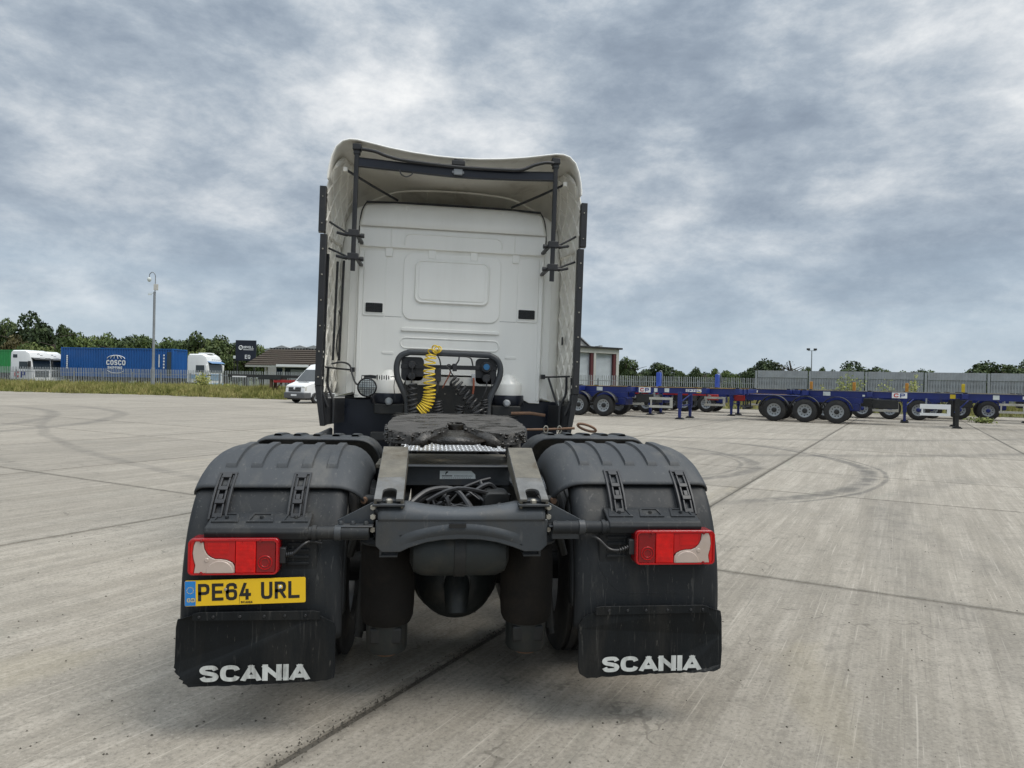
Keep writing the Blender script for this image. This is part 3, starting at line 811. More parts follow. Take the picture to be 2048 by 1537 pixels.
    lens('reverse_lens', [(.645 + .150 * math.cos(R(a)), .065 + .34 * math.sin(R(a))) for a in range(0, 181, 12)], 'lens_clear', -.013, -.026)
    lens('side_lens', [(.938, .06), (.985, .08), (.985, .92), (.925, .94), (.943, .80), (.953, .62), (.943, .45), (.925, .28)], 'lens_red_lit', -.013, -.018, 0)
    MB().lathe([(0, -.0245), (.008, -.0245), (.011, -.021)], (LX(xl(.79)), 0, zl(.42)), 'y', 10).build('bulb_stain', 'lens_clear', lamp)
    ring = MB()
    cx_, cz_ = LX(xl(.15)), zl(.34)
    ring.tube([(cx_ + .030 * math.cos(R(a)), -.021, cz_ + .030 * math.sin(R(a))) for a in range(0, 360, 15)], .0028, 6, True)
    ring.tube([(cx_ + .019 * math.cos(R(a)), -.021, cz_ + .019 * math.sin(R(a))) for a in range(0, 360, 20)], .002, 6, True)
    ring.build('reflector_ring', 'lens_red', lamp)
    fl = MB()
    for k in range(22):
        fl.b(min(LX(xl(.26)), LX(xl(.47))), max(LX(xl(.26)), LX(xl(.47))), -.0245, -.0215, zl(.09) + k * .0062, zl(.09) + k * .0062 + .0026)
    for k in range(9):
        fl.b(min(LX(xl(.55)), LX(xl(.78))), max(LX(xl(.55)), LX(xl(.78))), -.0225, -.0205, zl(.58) + k * .006, zl(.58) + k * .006 + .0022)
    fl.build('fluting', 'lens_red_lit', lamp, smooth=False)
    fr = MB()
    o_ = rrect(x0l + .003, x1l - .003, z0l + .003, z1l - .003, .02); i_ = rrect(x0l + .011, x1l - .011, z0l + .010, z1l - .010, .014)
    nn = len(o_)
    for (A, B, ya, yb) in ((o_, i_, -.025, -.025), (o_, o_, -.012, -.025), (i_, i_, -.025, -.012)):
        fr.add([(LX(a), ya, b) for a, b in A] + [(LX(a), yb, b) for a, b in B], [(i, (i + 1) % nn, nn + (i + 1) % nn, nn + i) for i in range(nn)])
    fr.build('lens_rim', 'lens_red', lamp, weld=True)
    for a, b in ((.20, .94), (.85, .94), (.85, .06)):
        MB().lathe([(0, -.029), (.006, -.029), (.008, -.022), (.008, -.012)], (LX(xl(a)), 0, zl(b)), 'y', 10).build('screw', 'lens_red_dark', lamp)
    MB().b(min(LX(.795), LX(.824)), max(LX(.795), LX(.824)), -.002, .04, zl(.28), zl(.72)).build('connector', 'black_plastic', lamp, bevel=.004)
    cb = [(s * .80, .01, zl(.5)), (s * .765, -.005, zl(.55)), (s * .72, .0, zl(.80)), (s * .69, .02, zb - .035), (s * .64, .03, zb - .045)] if s < 0 else \
         [(s * .80, .01, zl(.5)), (s * .75, -.005, zl(.42)), (s * .70, .0, zl(.45)), (s * .65, .01, zl(.72)), (s * .62, .03, zb - .04)]
    MB().tube(spline(cb, 6), .0065, 8).build('cable', 'black_hose', lamp)
    gl_ = MB()
    for k in range(5):
        t = k / 4; p = Vector(cb[0]).lerp(Vector(cb[1]), t)
        gl_.tube([p - Vector((.002, 0, 0)), p + Vector((.003, 0, 0))], .0125, 10)
    gl_.build('cable_gland', 'black_plastic', lamp)
    # mudflap ---------------------------------------------------------------
    rr = random.Random(3 if s < 0 else 8)
    top = [(0.575, .520), (0.64, .552), (0.66, .556), (1.175, .562), (1.20, .560), (1.262, .537)]
    outer = [(1.270, .50), (1.272, .42), (1.274, .34)]
    if s < 0:
        bot = [(1.279, .318), (1.268, .312), (1.275, .300), (1.262, .292), (1.245, .283), (1.252, .274), (1.228, .268), (1.232, .256), (1.214, .252), (1.205, .241)]
        bot += [(1.205 - .60 * k / 24, .243 + .014 * k / 24 + rr.uniform(-.0022, .0022)) for k in range(1, 25)]
        inner = [(0.570, .268), (0.566, .30)] + [(0.566 + rr.uniform(-.0018, .0018), .30 + .2 * k / 10) for k in range(1, 11)]
    else:
        bot = [(1.268, .280), (1.266, .262), (1.245, .258)]
        bot += [(1.245 - .62 * k / 26, .257 - .016 * (k / 26) + rr.uniform(-.003, .003)) for k in range(1, 27)]
        inner = [(0.600, .240), (0.565, .262)] + [(0.558 + rr.uniform(-.002, .002), .27 + .22 * k / 12) for k in range(1, 13)]
    poly = [(s * a, b) for a, b in top + outer + bot + inner]
    fl = MB().prism(poly, 'y', -0.012, 0.000)
    def bend(p):
        x, y, z = p
        e = max(0, abs(x) - 1.19) / .08
        return (x, y + 0.028 * e * e + 0.035 * max(0, .53 - z) ** 1.2 * (-0.25) + 0.006 * math.sin(x * 9) * (0.55 - z) / .3, z)
    flap = fl.build('mudflap', 'flap_rubber', T, smooth=False, xf=bend)
    strip = MB().prism([(s * .635, .536), (s * .635, .572), (s * .66, .578), (s * 1.16, .578), (s * 1.19, .570), (s * 1.19, .540)], 'y', -0.0195, -0.0125)
    stp = strip.build('clamp_strip', 'flap_rubber', T, bevel=.002)
    for xx in (.70, .79, .88, .985, 1.10, 1.16):
        MB().lathe([(0, -.024), (.005, -.024), (.007, -.021), (.007, -.019)], (s * xx, 0, .557), 'y', 8).build('rivet', 'black_plastic', stp)
    if s < 0: SCANIA_text('lettering', flap, -1.155, .268, .478, .073, -0.021, 'faded_white')
    else: SCANIA_text('lettering', flap, .670, .267, .484, .073, -0.021, 'faded_white')

# number plate
plate_a = R(1.3)
def PLT(x, z, k, y=-0.018):
    return (-1.2225 + x * math.cos(plate_a) - z * math.sin(plate_a), y - k, 0.605 + x * math.sin(plate_a) + z * math.cos(plate_a))
pm = MB()
outl = rrect(0, .522, 0, .113, .007)
nn = len(outl)
pm.add([PLT(a, b, 0) for a, b in outl] + [PLT(a, b, -.005) for a, b in outl], [tuple(range(nn)), tuple(range(2 * nn - 1, nn - 1, -1))] + [(i, (i + 1) % nn, nn + (i + 1) % nn, nn + i) for i in range(nn)])
plate = pm.build('number_plate', 'plate_yellow', T, smooth=False)
MB().add([PLT(a, b, .0006) for a, b in ((.001, .002), (.047, .002), (.047, .111), (.001, .111))], [(0, 1, 2, 3)]).build('blue_band', 'plate_blue', plate, smooth=False)
for i_, ch in enumerate('PE64URL'):
    mb = MB(); lettering(mb, ch, (.057 if i_ < 4 else .328 - 4 * .0593) + i_ * .0593, .021, .077, .0495, .0138, .0098, lambda x, z, k: PLT(x, z, k + .0008)); mb.build('character', 'ink', plate, smooth=False)
mb = MB(); lettering(mb, 'GB', .010, .018, .018, .0155, .0036, .003, lambda x, z, k: PLT(x, z, k + .0012)); mb.build('country_mark', 'gold_ink', plate, smooth=False)
mb = MB()
for k in range(12):
    a = R(30 * k); mb.add([PLT(.024 + .014 * math.cos(a) + .0026 * math.cos(a + q), .070 + .014 * math.sin(a) + .0026 * math.sin(a + q), .0012) for q in (0, 1.57, 3.14, 4.71)], [(0, 1, 2, 3)])
mb.build('star_ring', 'gold_ink', plate, smooth=False)
mb = MB(); lettering(mb, 'SCANIA', .240, .006, .0095, .0088, .0026, .0010, lambda x, z, k: PLT(x, z, k + .0008)); mb.build('dealer_mark', 'ink', plate, smooth=False)
MB().add([PLT(a, b, .0006) for a, b in ((.2335, .003), (.2345, .003), (.2355, .03), (.2330, .045), (.2338, .03))], [(0, 1, 2, 3, 4)]).build('crack', 'ink', plate, smooth=False)
for px_, pz_, mt in ((.176, .071, 'bolt'), (.412, .074, 'label_white')):
    q = PLT(px_, pz_, .001)
    MB().lathe([(0, -.007), (.005, -.007), (.007, -.004), (.007, 0)], q, 'y', 10).build('screw', mt, plate)

# ---- rear cross member, side gussets, bolts ------------------------------
xm = [(-.402, .972), (-.402, .853), (-.372, .822), (-.288, .822), (-.245, .842), (-.17, .866), (-.09, .879), (0, .882), (.09, .879), (.17, .866), (.25, .842), (.300, .822), (.378, .822), (.410, .853), (.410, .976)]
cm = MB().prism(xm, 'y', 0.055, 0.067).build('rear_crossmember', 'crossmember', T, bevel=.004)
def roll(a, b):
    x = -.392 + .790 * a
    t = b
    ang = t * 95
    dip = 0.030 * (1 - (abs(x) / .26) ** 2) if abs(x) < .26 else 0
    r = .075
    y = 0.058 + r - r * math.cos(R(ang)) + 0.10 * max(0, t - .8) * 1.0
    z = .968 + r * math.sin(R(ang)) - dip * t
    return (x, y, z)
MB().grid(roll, 40, 12).build('rolled_edge', 'crossmember', cm, solid=.010)
def pressing(a, b):
    x = -.29 + .58 * a
    e = min(1, min(a, 1 - a) * 6)
    zc_ = .93 - .055 * (abs(x) / .29) ** 2
    return (x, .055 - .008 * math.sin(math.pi * b) * e, zc_ + (b - .5) * .05)
MB().grid(pressing, 36, 8).build('pressed_arch', 'crossmember', cm)
MB().prism(rrect(-.060, .020, .938, .956, .003), 'y', .040, .056).build('slot', 'ink', cm)
for s in (-1, 1):
    MB().prism([(s * .412, 1.055), (s * .412, .952), (s * .575, .952), (s * .580, .968)], 'y', .085, .093).build('gusset', 'crossmember', cm, bevel=.002)
    bk = MB().b(min(s * .412, s * .578), max(s * .412, s * .578), .02, .09, .944, .952)
    bk.b(min(s * .430, s * .560), max(s * .430, s * .560), .035, .09, .885, .943)
    bk.build('bracket', 'chassis', cm, bevel=.003)
    for i, (bx, bz) in enumerate(((.408, 1.03), (.408, .985), (.408, .925))):
        MB().lathe([(0, .0), (.012, .0), (.014, .004), (.014, .02)], (s * (bx + .018) - s * .010, .060, bz), 'y', 6).build('bolt', 'bolt', cm)
    for bx in (.445, .505, .560):
        MB().lathe([(.011, 0), (.011, .012), (.007, .018), (0, .018)], (s * bx, .052, .952), 'z', 6).build('bolt', 'chassis', cm)

# ---- frame rails and pull-up ramps ---------------------------------------
for s in (-1, 1):
    rail = MB().b(min(s * .375, s * .385), max(s * .375, s * .385), .09, 6.0, .80, 1.05)
    rail.b(min(s * .300, s * .385), max(s * .300, s * .385), .09, 6.0, 1.0505, 1.060).b(min(s * .300, s * .385), max(s * .300, s * .385), .09, 6.0, .790, .7995)
    rail.build('frame_rail', 'chassis', T, bevel=.002)
    L = 0.64; a_ = math.atan2(.185, .60)
    def RP(x, t, n_): return (s * x, .055 + t * math.cos(a_) - n_ * math.sin(a_), 1.072 + t * math.sin(a_) + n_ * math.cos(a_))
    nt_ = [(.310, 0), (.310, .085)] + [(.3435 - .0335 * math.cos(R(q)), .085 + .033 * math.sin(R(q))) for q in range(20, 161, 20)] + [(.377, .085), (.377, 0)]
    pl_ = [(.412, 0), (.412, L), (.276, L), (.276, 0)] + nt_
    nn = len(pl_)
    rp = MB().add([RP(x, t, 0) for x, t in pl_] + [RP(x, t, -.014) for x, t in pl_], [tuple(range(nn)), tuple(range(2 * nn - 1, nn - 1, -1))] + [(i, (i + 1) % nn, nn + (i + 1) % nn, nn + i) for i in range(nn)])
    ramp = rp.build('ramp', 'worn_ramp', T, bevel=.002)
    sk = MB()
    for xx in (.276, .400):
        sk.add([RP(xx, 0, -.0145), RP(xx + .012, 0, -.0145), RP(xx + .012, L, -.0145), RP(xx, L, -.0145), RP(xx, 0, -.05), RP(xx + .012, 0, -.05), RP(xx + .012, L, -.10), RP(xx, L, -.10)],
               [(0, 1, 2, 3), (4, 7, 6, 5), (0, 4, 5, 1), (1, 5, 6, 2), (2, 6, 7, 3), (3, 7, 4, 0)])
    sk.build('ramp_web', 'worn_steel', ramp, bevel=.001)
    MB().add([RP(.278, .245, .0006), RP(.41, .235, .0006), RP(.41, L - .004, .0006), RP(.278, L - .004, .0006)], [(0, 1, 2, 3)]).build('wear_patch', 'worn_steel', ramp, smooth=False)
    MB().b(min(s * .268, s * .418), max(s * .268, s * .418), .050, .16, 1.036, 1.048).build('foot', 'chassis', ramp, bevel=.003)
    MB().lathe([(.016, 0), (.016, .014), (.010, .020), (0, .020)], (s * .343, .085, 1.048), 'z', 6).build('bolt', 'bolt', ramp)
    # spring / stabiliser links beside the rail
    lk = MB().tube([(s * .47, .36, 1.00), (s * .56, .42, .72)], .022, 10).tube([(s * .40, .34, 1.02), (s * .50, .34, 1.02)], .026, 12)
    lk.tube(spline([(s * .40, .30, .94), (s * .46, .34, 1.02), (s * .50, .36, 1.0), (s * .47, .42, .86), (s * .44, .46, .76)], 5), .018, 8)
    lk.build('stabiliser_link', 'chassis_dark', T)
    MB().lathe([(0, -.02), (.014, -.02), (.018, -.012), (.018, .02)], (s * .480, .315, 1.022), 'y', 10).build('link_bolt', 'rust', T)
    MB().b(min(s * .43, s * .52), max(s * .43, s * .52), .55, .75, .86, 1.02).build('valve_box', 'chassis_dark', T, bevel=.01)
    # air spring bellows with piston
    bl = MB()
    cx_ = s * .360
    prof = [(.05, .80), (.120, .80), (.133, .775), (.136, .70), (.138, .60), (.137, .48), (.132, .42), (.120, .392), (.105, .385)]
    bl.lathe(prof, (cx_, .40, 0), 'z', 32)
    bag = bl.build('air_spring', 'rubber_bellows', T)
    MB().lathe([(.106, .395), (.104, .26), (.098, .245), (0, .243)], (cx_, .40, 0), 'z', 32).build('piston', 'dark_green_metal', bag)
    MB().lathe([(.06, .243), (.055, .222), (0, .222)], (cx_, .40, 0), 'z', 16).build('foot', 'rust', bag)
    MB().lathe([(.08, .81), (.145, .81), (.145, .80), (.08, .80)], (cx_, .40, 0), 'z', 24).build('top_plate', 'chassis_dark', bag)
    # shock absorber
    MB().tube([(s * .50, .52, .30), (s * .47, .60, .88)], .035, 14).tube([(s * .515, .50, .27), (s * .50, .52, .34)], .022, 10).build('shock_absorber', 'chassis_dark', T)
    # trailing arm
    MB().b(min(s * .28, s * .44), max(s * .28, s * .44), .30, 1.30, .30, .38).build('spring_beam', 'chassis_dark', T, bevel=.01)

# air tank across the frame, its strap
tk = MB().lathe([(0, -.243), (.06, -.241), (.105, -.222), (.122, -.185), (.125, -.15), (.125, .15), (.122, .185), (.105, .222), (.06, .241), (0, .243)], (-.003, .22, .795), 'x', 32)
tank = tk.build('air_tank', 'dark_green_metal', T)
MB().lathe([(.127, -.028), (.130, -.026), (.130, .026), (.127, .028)], (-.003, .22, .795), 'x', 32).build('strap', 'chassis_dark', tank)
# axle and differential
ax = MB().lathe([(.07, -.88), (.085, -.80), (.085, -.40), (.11, -.30), (.11, .30), (.085, .40), (.085, .80), (.07, .88)], (0, 1.06, .50), 'x', 20)
axle = ax.build('rear_axle', 'chassis_dark', T)
df = MB().lathe([(0, -.30), (.10, -.29), (.17, -.25), (.215, -.17), (.232, -.08), (.235, .05), (.20, .15)], (0, .86, .515), 'y', 32)
df.build('differential', 'dark_green_metal', axle)
MB().tube([(0, .60, .56), (0, .52, .50), (0, .48, .42), (0, .475, .40)], [.075, .068, .060, .058], 20).build('cover', 'dark_green_metal', axle)
MB().lathe([(.236, -.02), (.252, -.015), (.252, .025), (.236, .03)], (0, .86, .515), 'y', 32).build('housing_flange', 'chassis_dark', axle)
MB().prism(rrect(-.075, .075, .50, .60, .018), 'y', .545, .57).build('flange', 'dark_green_metal', axle, bevel=.004)
MB().tube([(-.085 + .022 * math.cos(R(a)), .60, .575 + .022 * math.sin(R(a))) for a in range(0, 360, 20)], .0035, 6, True).build('drain_ring', 'bolt', axle)
# second cross member with its sticker
c2 = MB().b(-.298, .298, .74, .78, 1.035, 1.150).b(-.298, .298, .70, .74, 1.142, 1.150).build('centre_crossmember', 'chassis', T, bevel=.003)
stk = MB().add([(a, .7385, b) for a, b in ((-.100, 1.072), (.103, 1.074), (.100, 1.098), (.078, 1.119), (-.100, 1.119))], [(0, 1, 2, 3, 4)]).build('maker_sticker', 'label_white', c2, smooth=False)
mb = MB()
mb.add([(a, .7375, b) for a, b in ((-.070, 1.098), (-.066, 1.115), (-.052, 1.116), (-.054, 1.108), (-.062, 1.106), (-.064, 1.098))], [(0, 1, 2, 3, 4, 5)])
for k in range(8): mb.b(-.088 + k * .0075, -.083 + k * .0075, .7372, .7378, 1.087, 1.094)
for k in range(14): mb.b(-.018 + k * .0075, -.0135 + k * .0075, .7372, .7378, 1.088, 1.092)
for k in range(16): mb.b(-.088 + k * .0105, -.082 + k * .0105, .7372, .7378, 1.077, 1.080)
mb.build('print', 'ink', stk, smooth=False)
# hoses and wiring in the bay between the rails
hz = [[(-.27, .30, .99), (-.16, .42, 1.055), (-.02, .50, 1.045), (.06, .40, .96), (.08, .34, .91)],
      [(-.27, .34, .97), (-.14, .46, 1.03), (0, .52, 1.02), (.08, .44, .94), (.10, .36, .90)],
      [(-.25, .24, .95), (-.12, .30, .985), (.04, .30, .96), (.16, .26, .95)], [(-.22, .5, .90), (-.02, .58, 1.02), (.10, .62, 1.07), (.18, .64, 1.09)],
      [(-.28, .40, .93), (-.18, .30, .91), (-.12, .24, .89)], [(.02, .60, 1.04), (.12, .50, 1.0), (.20, .36, .93), (.25, .30, .90)],
      [(-.06, .52, 1.06), (-.10, .40, .98), (-.16, .30, .90)], [(.12, .60, 1.08), (.16, .50, .98), (.13, .40, .90)], [(.0, .3, .90), (.08, .34, .93), (.17, .40, .96), (.27, .46, 1.03)]]
hs = MB()
for k, h in enumerate(hz): hs.tube(spline(h, 6), .015 if k < 2 else .009, 8)
rr = random.Random(31)
for k in range(16):
    a = Vector((rr.uniform(-.28, .28), rr.uniform(.25, .65), rr.uniform(.89, 1.02))); b = Vector((rr.uniform(-.28, .28), rr.uniform(.25, .65), rr.uniform(.89, 1.02)))
    m_ = (a + b) / 2 + Vector((rr.uniform(-.05, .05), rr.uniform(-.08, .08), rr.uniform(.02, .09)))
    hs.tube(spline([a, m_, b], 6), rr.choice((.005, .007, .011)), 6)
hs.build('chassis_hoses', 'black_hose', T)
MB().b(-.297, .297, .14, .70, .842, .850).build('bay_shade_plate', 'chassis_dark', T)  # added dark plate: hides the bright ground so the bay looks shaded
MB().prism(rrect(.13, .27, .90, 1.045, .035), 'y', .42, .60).build('valve_block', 'chassis_dark', T, bevel=.008)
MB().b(-.29, .29, .60, .70, .84, .92).build('lower_crossmember', 'chassis_dark', T, bevel=.006)
ft = MB()
for q in ((-.10, .34, .915), (-.04, .36, .925), (.06, .33, .92)): ft.lathe([(0, -.03), (.012, -.03), (.016, -.01), (.016, .02), (0, .02)], q, 'y', 8)
ft.build('hose_fittings', 'bolt', T)

# ---- fifth wheel -----------------------------------------------------------
fw_out = [(-.432, 1.25), (-.430, 1.08), (-.405, .965), (-.345, .895), (-.27, .868), (-.205, .885), (-.15, .955), (-.085, 1.07), (-.058, 1.13), (-.052, 1.25), (-.036, 1.285), (0, 1.298), (.036, 1.285), (.052, 1.25), (.058, 1.13), (.085, 1.07), (.15, .955), (.205, .885), (.27, .868), (.345, .895), (.405, .965), (.430, 1.08), (.432, 1.25), (.415, 1.45), (.370, 1.58), (.28, 1.655), (.15, 1.68), (-.15, 1.68), (-.28, 1.655), (-.370, 1.58), (-.415, 1.45)]
def fz(y): return 1.325 + (y - .87) * 0.092
rr = random.Random(5)
fw2 = []
for a_, b_ in zip(fw_out, fw_out[1:] + fw_out[:1]):
    for k in range(3): fw2.append((a_[0] + (b_[0] - a_[0]) * k / 3, a_[1] + (b_[1] - a_[1]) * k / 3))
fw_out = fw2
jit = [(rr.uniform(-.009, .009), rr.uniform(-.010, .008)) for _ in fw_out]
nn = len(fw_out)
fwp = MB()
lo = [(x * 1.0 + j[0], y - .012 + j[1], fz(y) - .058 - (.012 if y < 1.1 else 0)) for (x, y), j in zip(fw_out, jit)]
mi = [(x + j[0], y + j[1], fz(y) - .018) for (x, y), j in zip(fw_out, jit)]
hi_ = [(x * .985 + j[0] * 1.2 * rr.uniform(-1, 1), 1.27 + (y - 1.27) * .985 + j[1] * rr.uniform(-1, 1), fz(y)) for (x, y), j in zip(fw_out, jit)]
fwp.add(lo + mi + hi_, [tuple(range(nn))[::-1], tuple(range(2 * nn, 3 * nn))] + [(i, (i + 1) % nn, nn + (i + 1) % nn, nn + i) for i in range(nn)] + [(nn + i, nn + (i + 1) % nn, 2 * nn + (i + 1) % nn, 2 * nn + i) for i in range(nn)])
fifth = fwp.build('fifth_wheel', 'greasy_steel', T, ang=30, bevel=.006)
fifth.data.materials.append(M['grease'])
for _p in fifth.data.polygons:
    if _p.normal.z < .45: _p.material_index = 1
# sloping guide wings below the throat and crusted grease
gw = MB()
for s in (-1, 1):
    gw.add([(s * .20, .875, fz(.87) - .005), (s * .06, 1.13, fz(1.13) - .002), (s * .04, 1.12, fz(1.12) - .05), (s * .19, .845, fz(.86) - .075), (s * .28, .855, fz(.87) - .07)], [(0, 1, 2, 3), (0, 3, 4)])
gw.add([(-.17, .88, 1.275), (.17, .88, 1.275), (.10, .87, 1.256), (-.10, .87, 1.256), (-.06, 1.12, 1.318), (.06, 1.12, 1.318)], [(0, 1, 5, 4), (0, 3, 2, 1)])
gw.build('guide_wing', 'grease', fifth, solid=.012)
gr = MB()
rr = random.Random(9)
for k in range(260):
    i = rr.randrange(0, 69); a, b = fw_out[i], fw_out[i + 1]; t = rr.random()
    x, y = a[0] + (b[0] - a[0]) * t, a[1] + (b[1] - a[1]) * t
    r_ = rr.uniform(.004, .014)
    z = fz(y) - rr.uniform(.004, .085)
    n6 = 6
    gr.lathe([(0, -r_ * .7), (r_ * .8, -r_ * .3), (r_, .1 * r_), (r_ * .6, r_ * .6), (0, r_ * .8)], (x + rr.uniform(-.004, .004), y - rr.uniform(.0, .012), z), 'z', 6)
kind(gr.build('grease_crust', 'grease', fifth), 'stuff')
pt = MB()
for k in range(60):
    x, y = rr.uniform(-.40, .40), rr.uniform(.90, 1.66)
    if abs(x) < .09 and y < 1.32: continue
    if abs(x) < .20 and y < 1.0: continue
    L_, w_ = rr.uniform(.015, .085), rr.uniform(.004, .018)
    pg = [(x + L_ * math.cos(R(a)) * rr.uniform(.6, 1.2), y + w_ * math.sin(R(a)) * rr.uniform(.6, 1.3)) for a in range(0, 360, 40)]
    pg = [(min(max(a, -.42), .42), b) for a, b in pg]
    pt.add([(a, b, fz(b) + .0012 + k * .00002) for a, b in pg], [tuple(range(9))])
kind(pt.build('grease_smears', 'grease', fifth, smooth=False), 'stuff')
jw = MB().lathe([(.050, -.04), (.050, -.005), (.036, -.004), (.036, -.04)], (0, 1.235, fz(1.235)), 'z', 20)
jw.build('jaw', 'grease', fifth)
pdm = MB()
for s in (-1, 1):
    pdm.prism([(1.10, 1.125), (1.50, 1.125), (1.46, 1.18), (1.37, 1.315), (1.24, 1.315), (1.15, 1.18)], 'x', s * .345, s * .415)
pdm.build('pedestal', 'greasy_steel', fifth, bevel=.012)
MB().b(-.48, .48, 1.00, 1.62, 1.098, 1.124).build('mounting_plate', 'worn_steel', T, bevel=.004)
MB().b(-.30, .30, .86, .90, 1.095, 1.13).build('mounting_angle', 'worn_steel', T, bevel=.003)
rr = random.Random(21)
dr = MB()
for k in range(26):
    x = rr.uniform(-.30, .30); L = rr.uniform(.015, .05)
    dr.tube([(x, 1.30, 1.275), (x + rr.uniform(-.01, .01), 1.30, 1.265 - L * .5), (x, 1.30, 1.260 - L)], [.016, .012, .005], 6)
kind(dr.build('hanging_grease', 'grease', fifth), 'stuff')
# release handle
hd = MB().tube([(.40, 1.30, 1.318), (.62, 1.29, 1.325), (.78, 1.28, 1.335)], .0085, 8)
hd.tube([(.86 + .062 * math.cos(R(a)), 1.275 - .004 * math.sin(R(a)), 1.340 - .018 * math.cos(R(a)) + .018 * math.sin(R(a))) for a in range(0, 360, 20)], .0085, 8, True)
han = hd.build('release_handle', 'rust', fifth)
MB().tube([(.59 + .014 * math.cos(R(a)), 1.285, 1.325 + .022 * math.sin(R(a))) for a in range(0, 360, 30)], .004, 6, True).tube([(.68 + .013 * math.cos(R(a)), 1.283, 1.325 + .024 * math.sin(R(a))) for a in range(0, 360, 30)], .004, 6, True).build('handle_guide', 'bolt', fifth)
# aluminium tread plate behind the cab
MB().b(-.40, .40, 1.86, 3.20, 1.118, 1.124).build('tread_plate', 'aluminium', T)
tp = MB()
for i in range(26):
    for j in range(20):
        x, y = -.38 + i * .031, 1.88 + j * .065
        a = R(45 if (i + j) % 2 else -45); c, sn = math.cos(a), math.sin(a)
        q = [(-.014, 0), (0, -.0035), (.014, 0), (0, .0035)]
        tp.add([(x + c * p - sn * w, y + sn * p + c * w, 1.1242) for p, w in q] + [(x, y, 1.1275)], [(0, 1, 4), (1, 2, 4), (2, 3, 4), (3, 0, 4)])
tpo = tp.build('tread_studs', 'aluminium', T, smooth=False); kind(tpo, 'stuff')

# ---- wheels ----------------------------------------------------------------
def truck_wheel(x, y, rad, width, parent, name='wheel'):
    w2 = width / 2
    prof = [(rad * .56, -w2 * .80), (rad * .60, -w2 * .95), (rad * .78, -w2 * 1.0), (rad * .93, -w2 * .95), (rad * .985, -w2 * .84)]
    for k in range(4):
        c = -w2 * .62 + k * w2 * .413
        prof += [(rad, c - w2 * .15), (rad, c - .012), (rad * .972, c - .009), (rad * .972, c + .009), (rad, c + .012)]
    prof += [(rad, w2 * .80), (rad * .985, w2 * .84), (rad * .93, w2 * .95), (rad * .78, w2), (rad * .60, w2 * .95), (rad * .56, w2 * .80)]
    ty = MB().lathe(prof, (x, y, rad), 'x', 48).build('wheel', 'tyre', parent, ang=30)
    sgn = 1 if x > 0 else -1
    rm = MB().lathe([(rad * .57, -w2 * .8), (rad * .53, -w2 * .6), (rad * .50, -w2 * .2), (rad * .46, w2 * .1 * sgn), (rad * .20, w2 * .25 * sgn), (rad * .18, w2 * .55 * sgn), (0, w2 * .6 * sgn)], (x, y, rad), 'x', 32)
    rm.lathe([(rad * .57, w2 * .8), (rad * .53, w2 * .6), (rad * .50, w2 * .2)], (x, y, rad), 'x', 32)
    rm.build('rim', 'rim', ty)
    return ty
for s in (-1, 1):
    truck_wheel(s * .735, 1.06, .50, .295, T); truck_wheel(s * 1.065, 1.06, .50, .295, T)
    truck_wheel(s * 1.03, 4.66, .50, .315, T)

# ---- cab -------------------------------------------------------------------
YB = 3.70
def section(ins, zb=1.43, zt=3.335, w=1.115, rt=.34):
    """half outline from bottom outer corner up and over to the centre line"""
    w_ = w - ins; zt_ = zt - ins * .45
    pts = [(w_, zb + ins * .3), (w_, 2.2), (w_ - .004, 2.75), (w_ - .012, 2.93)]
    for k in range(9):
        a = R(8 + 82 * k / 8)
        pts.append((w_ - .02 - rt * .62 + rt * .62 * math.cos(a), zt_ - rt + rt * math.sin(a)))
    pts.append((.45, zt_ + .008)); pts.append((0, zt_ + .012))
    return pts
def full(ins, **k):
    h = section(ins, **k)
    return [(-x, z) for x, z in h] + [(x, z) for x, z in h[::-1][1:]]
cs = MB()
secs = [(YB + .012, .215), (YB + .016, .16), (YB + .03, .105), (YB + .06, .055), (YB + .11, .02), (YB + .18, 0), (5.35, 0), (5.62, .02), (5.78, .09), (5.84, .18)]
rows = [full(i) for _, i in secs]; nn = len(rows[0])
cs.add([(x, y, z) for (y, _), row in zip(secs, rows) for x, z in row], [(j * nn + i, j * nn + i + 1, (j + 1) * nn + i + 1, (j + 1) * nn + i) for j in range(len(secs) - 1) for i in range(nn - 1)])
fr_ = len(secs) - 1
cs.f.append(tuple(fr_ * nn + i for i in range(nn)))
cab = cs.build('cab', 'cab_white', T, ang=50, xf=CX)
MB().b(-1.0, 1.0, 3.76, 5.80, 1.42, 1.45).build('cab_floor', 'chassis_dark', cab, xf=CX)
# pressed rear wall, open in the lower middle where the engine tunnel shows
wall = [(-.905, 1.435), (-.80, 1.437), (-.70, 1.490), (-.46, 1.505), (-.43, 1.60), (-.38, 1.665), (-.28, 1.685), (.28, 1.685), (.38, 1.665), (.43, 1.60), (.46, 1.505), (.70, 1.490), (.80, 1.437), (.905, 1.435), (.905, 2.93), (-.905, 2.93)]
bw = MB().prism(wall, 'y', YB - .002, YB + .025).build('rear_wall', 'cab_white', T, bevel=.003, xf=CX)
def bead(name, pts, r=.007, closed=True, parent=bw, mat='cab_white', y=YB - .001):
    return MB().tube([(a, y, b) for a, b in pts], r, 8, closed).build(name, mat, parent, xf=CX)
def panel(name, pts, y0, y1, bv=.007, parent=bw, mat='cab_white'):
    return MB().prism(pts, 'y', y0, y1).build(name, mat, parent, bevel=bv, seg=3, xf=CX)
lower = [(x, z) for x, z in rrect(-.475, .475, 2.212, 2.86, .09, 6)]
panel('pressed_panel', lower, YB - .014, YB - .002, .005)
panel('window_frame', rrect(-.365, .365, 2.375, 2.800, .065, 6), YB - .028, YB - .014, .007)
panel('blanking_panel', rrect(-.325, .325, 2.410, 2.765, .045, 6), YB - .033, YB - .028, .003)
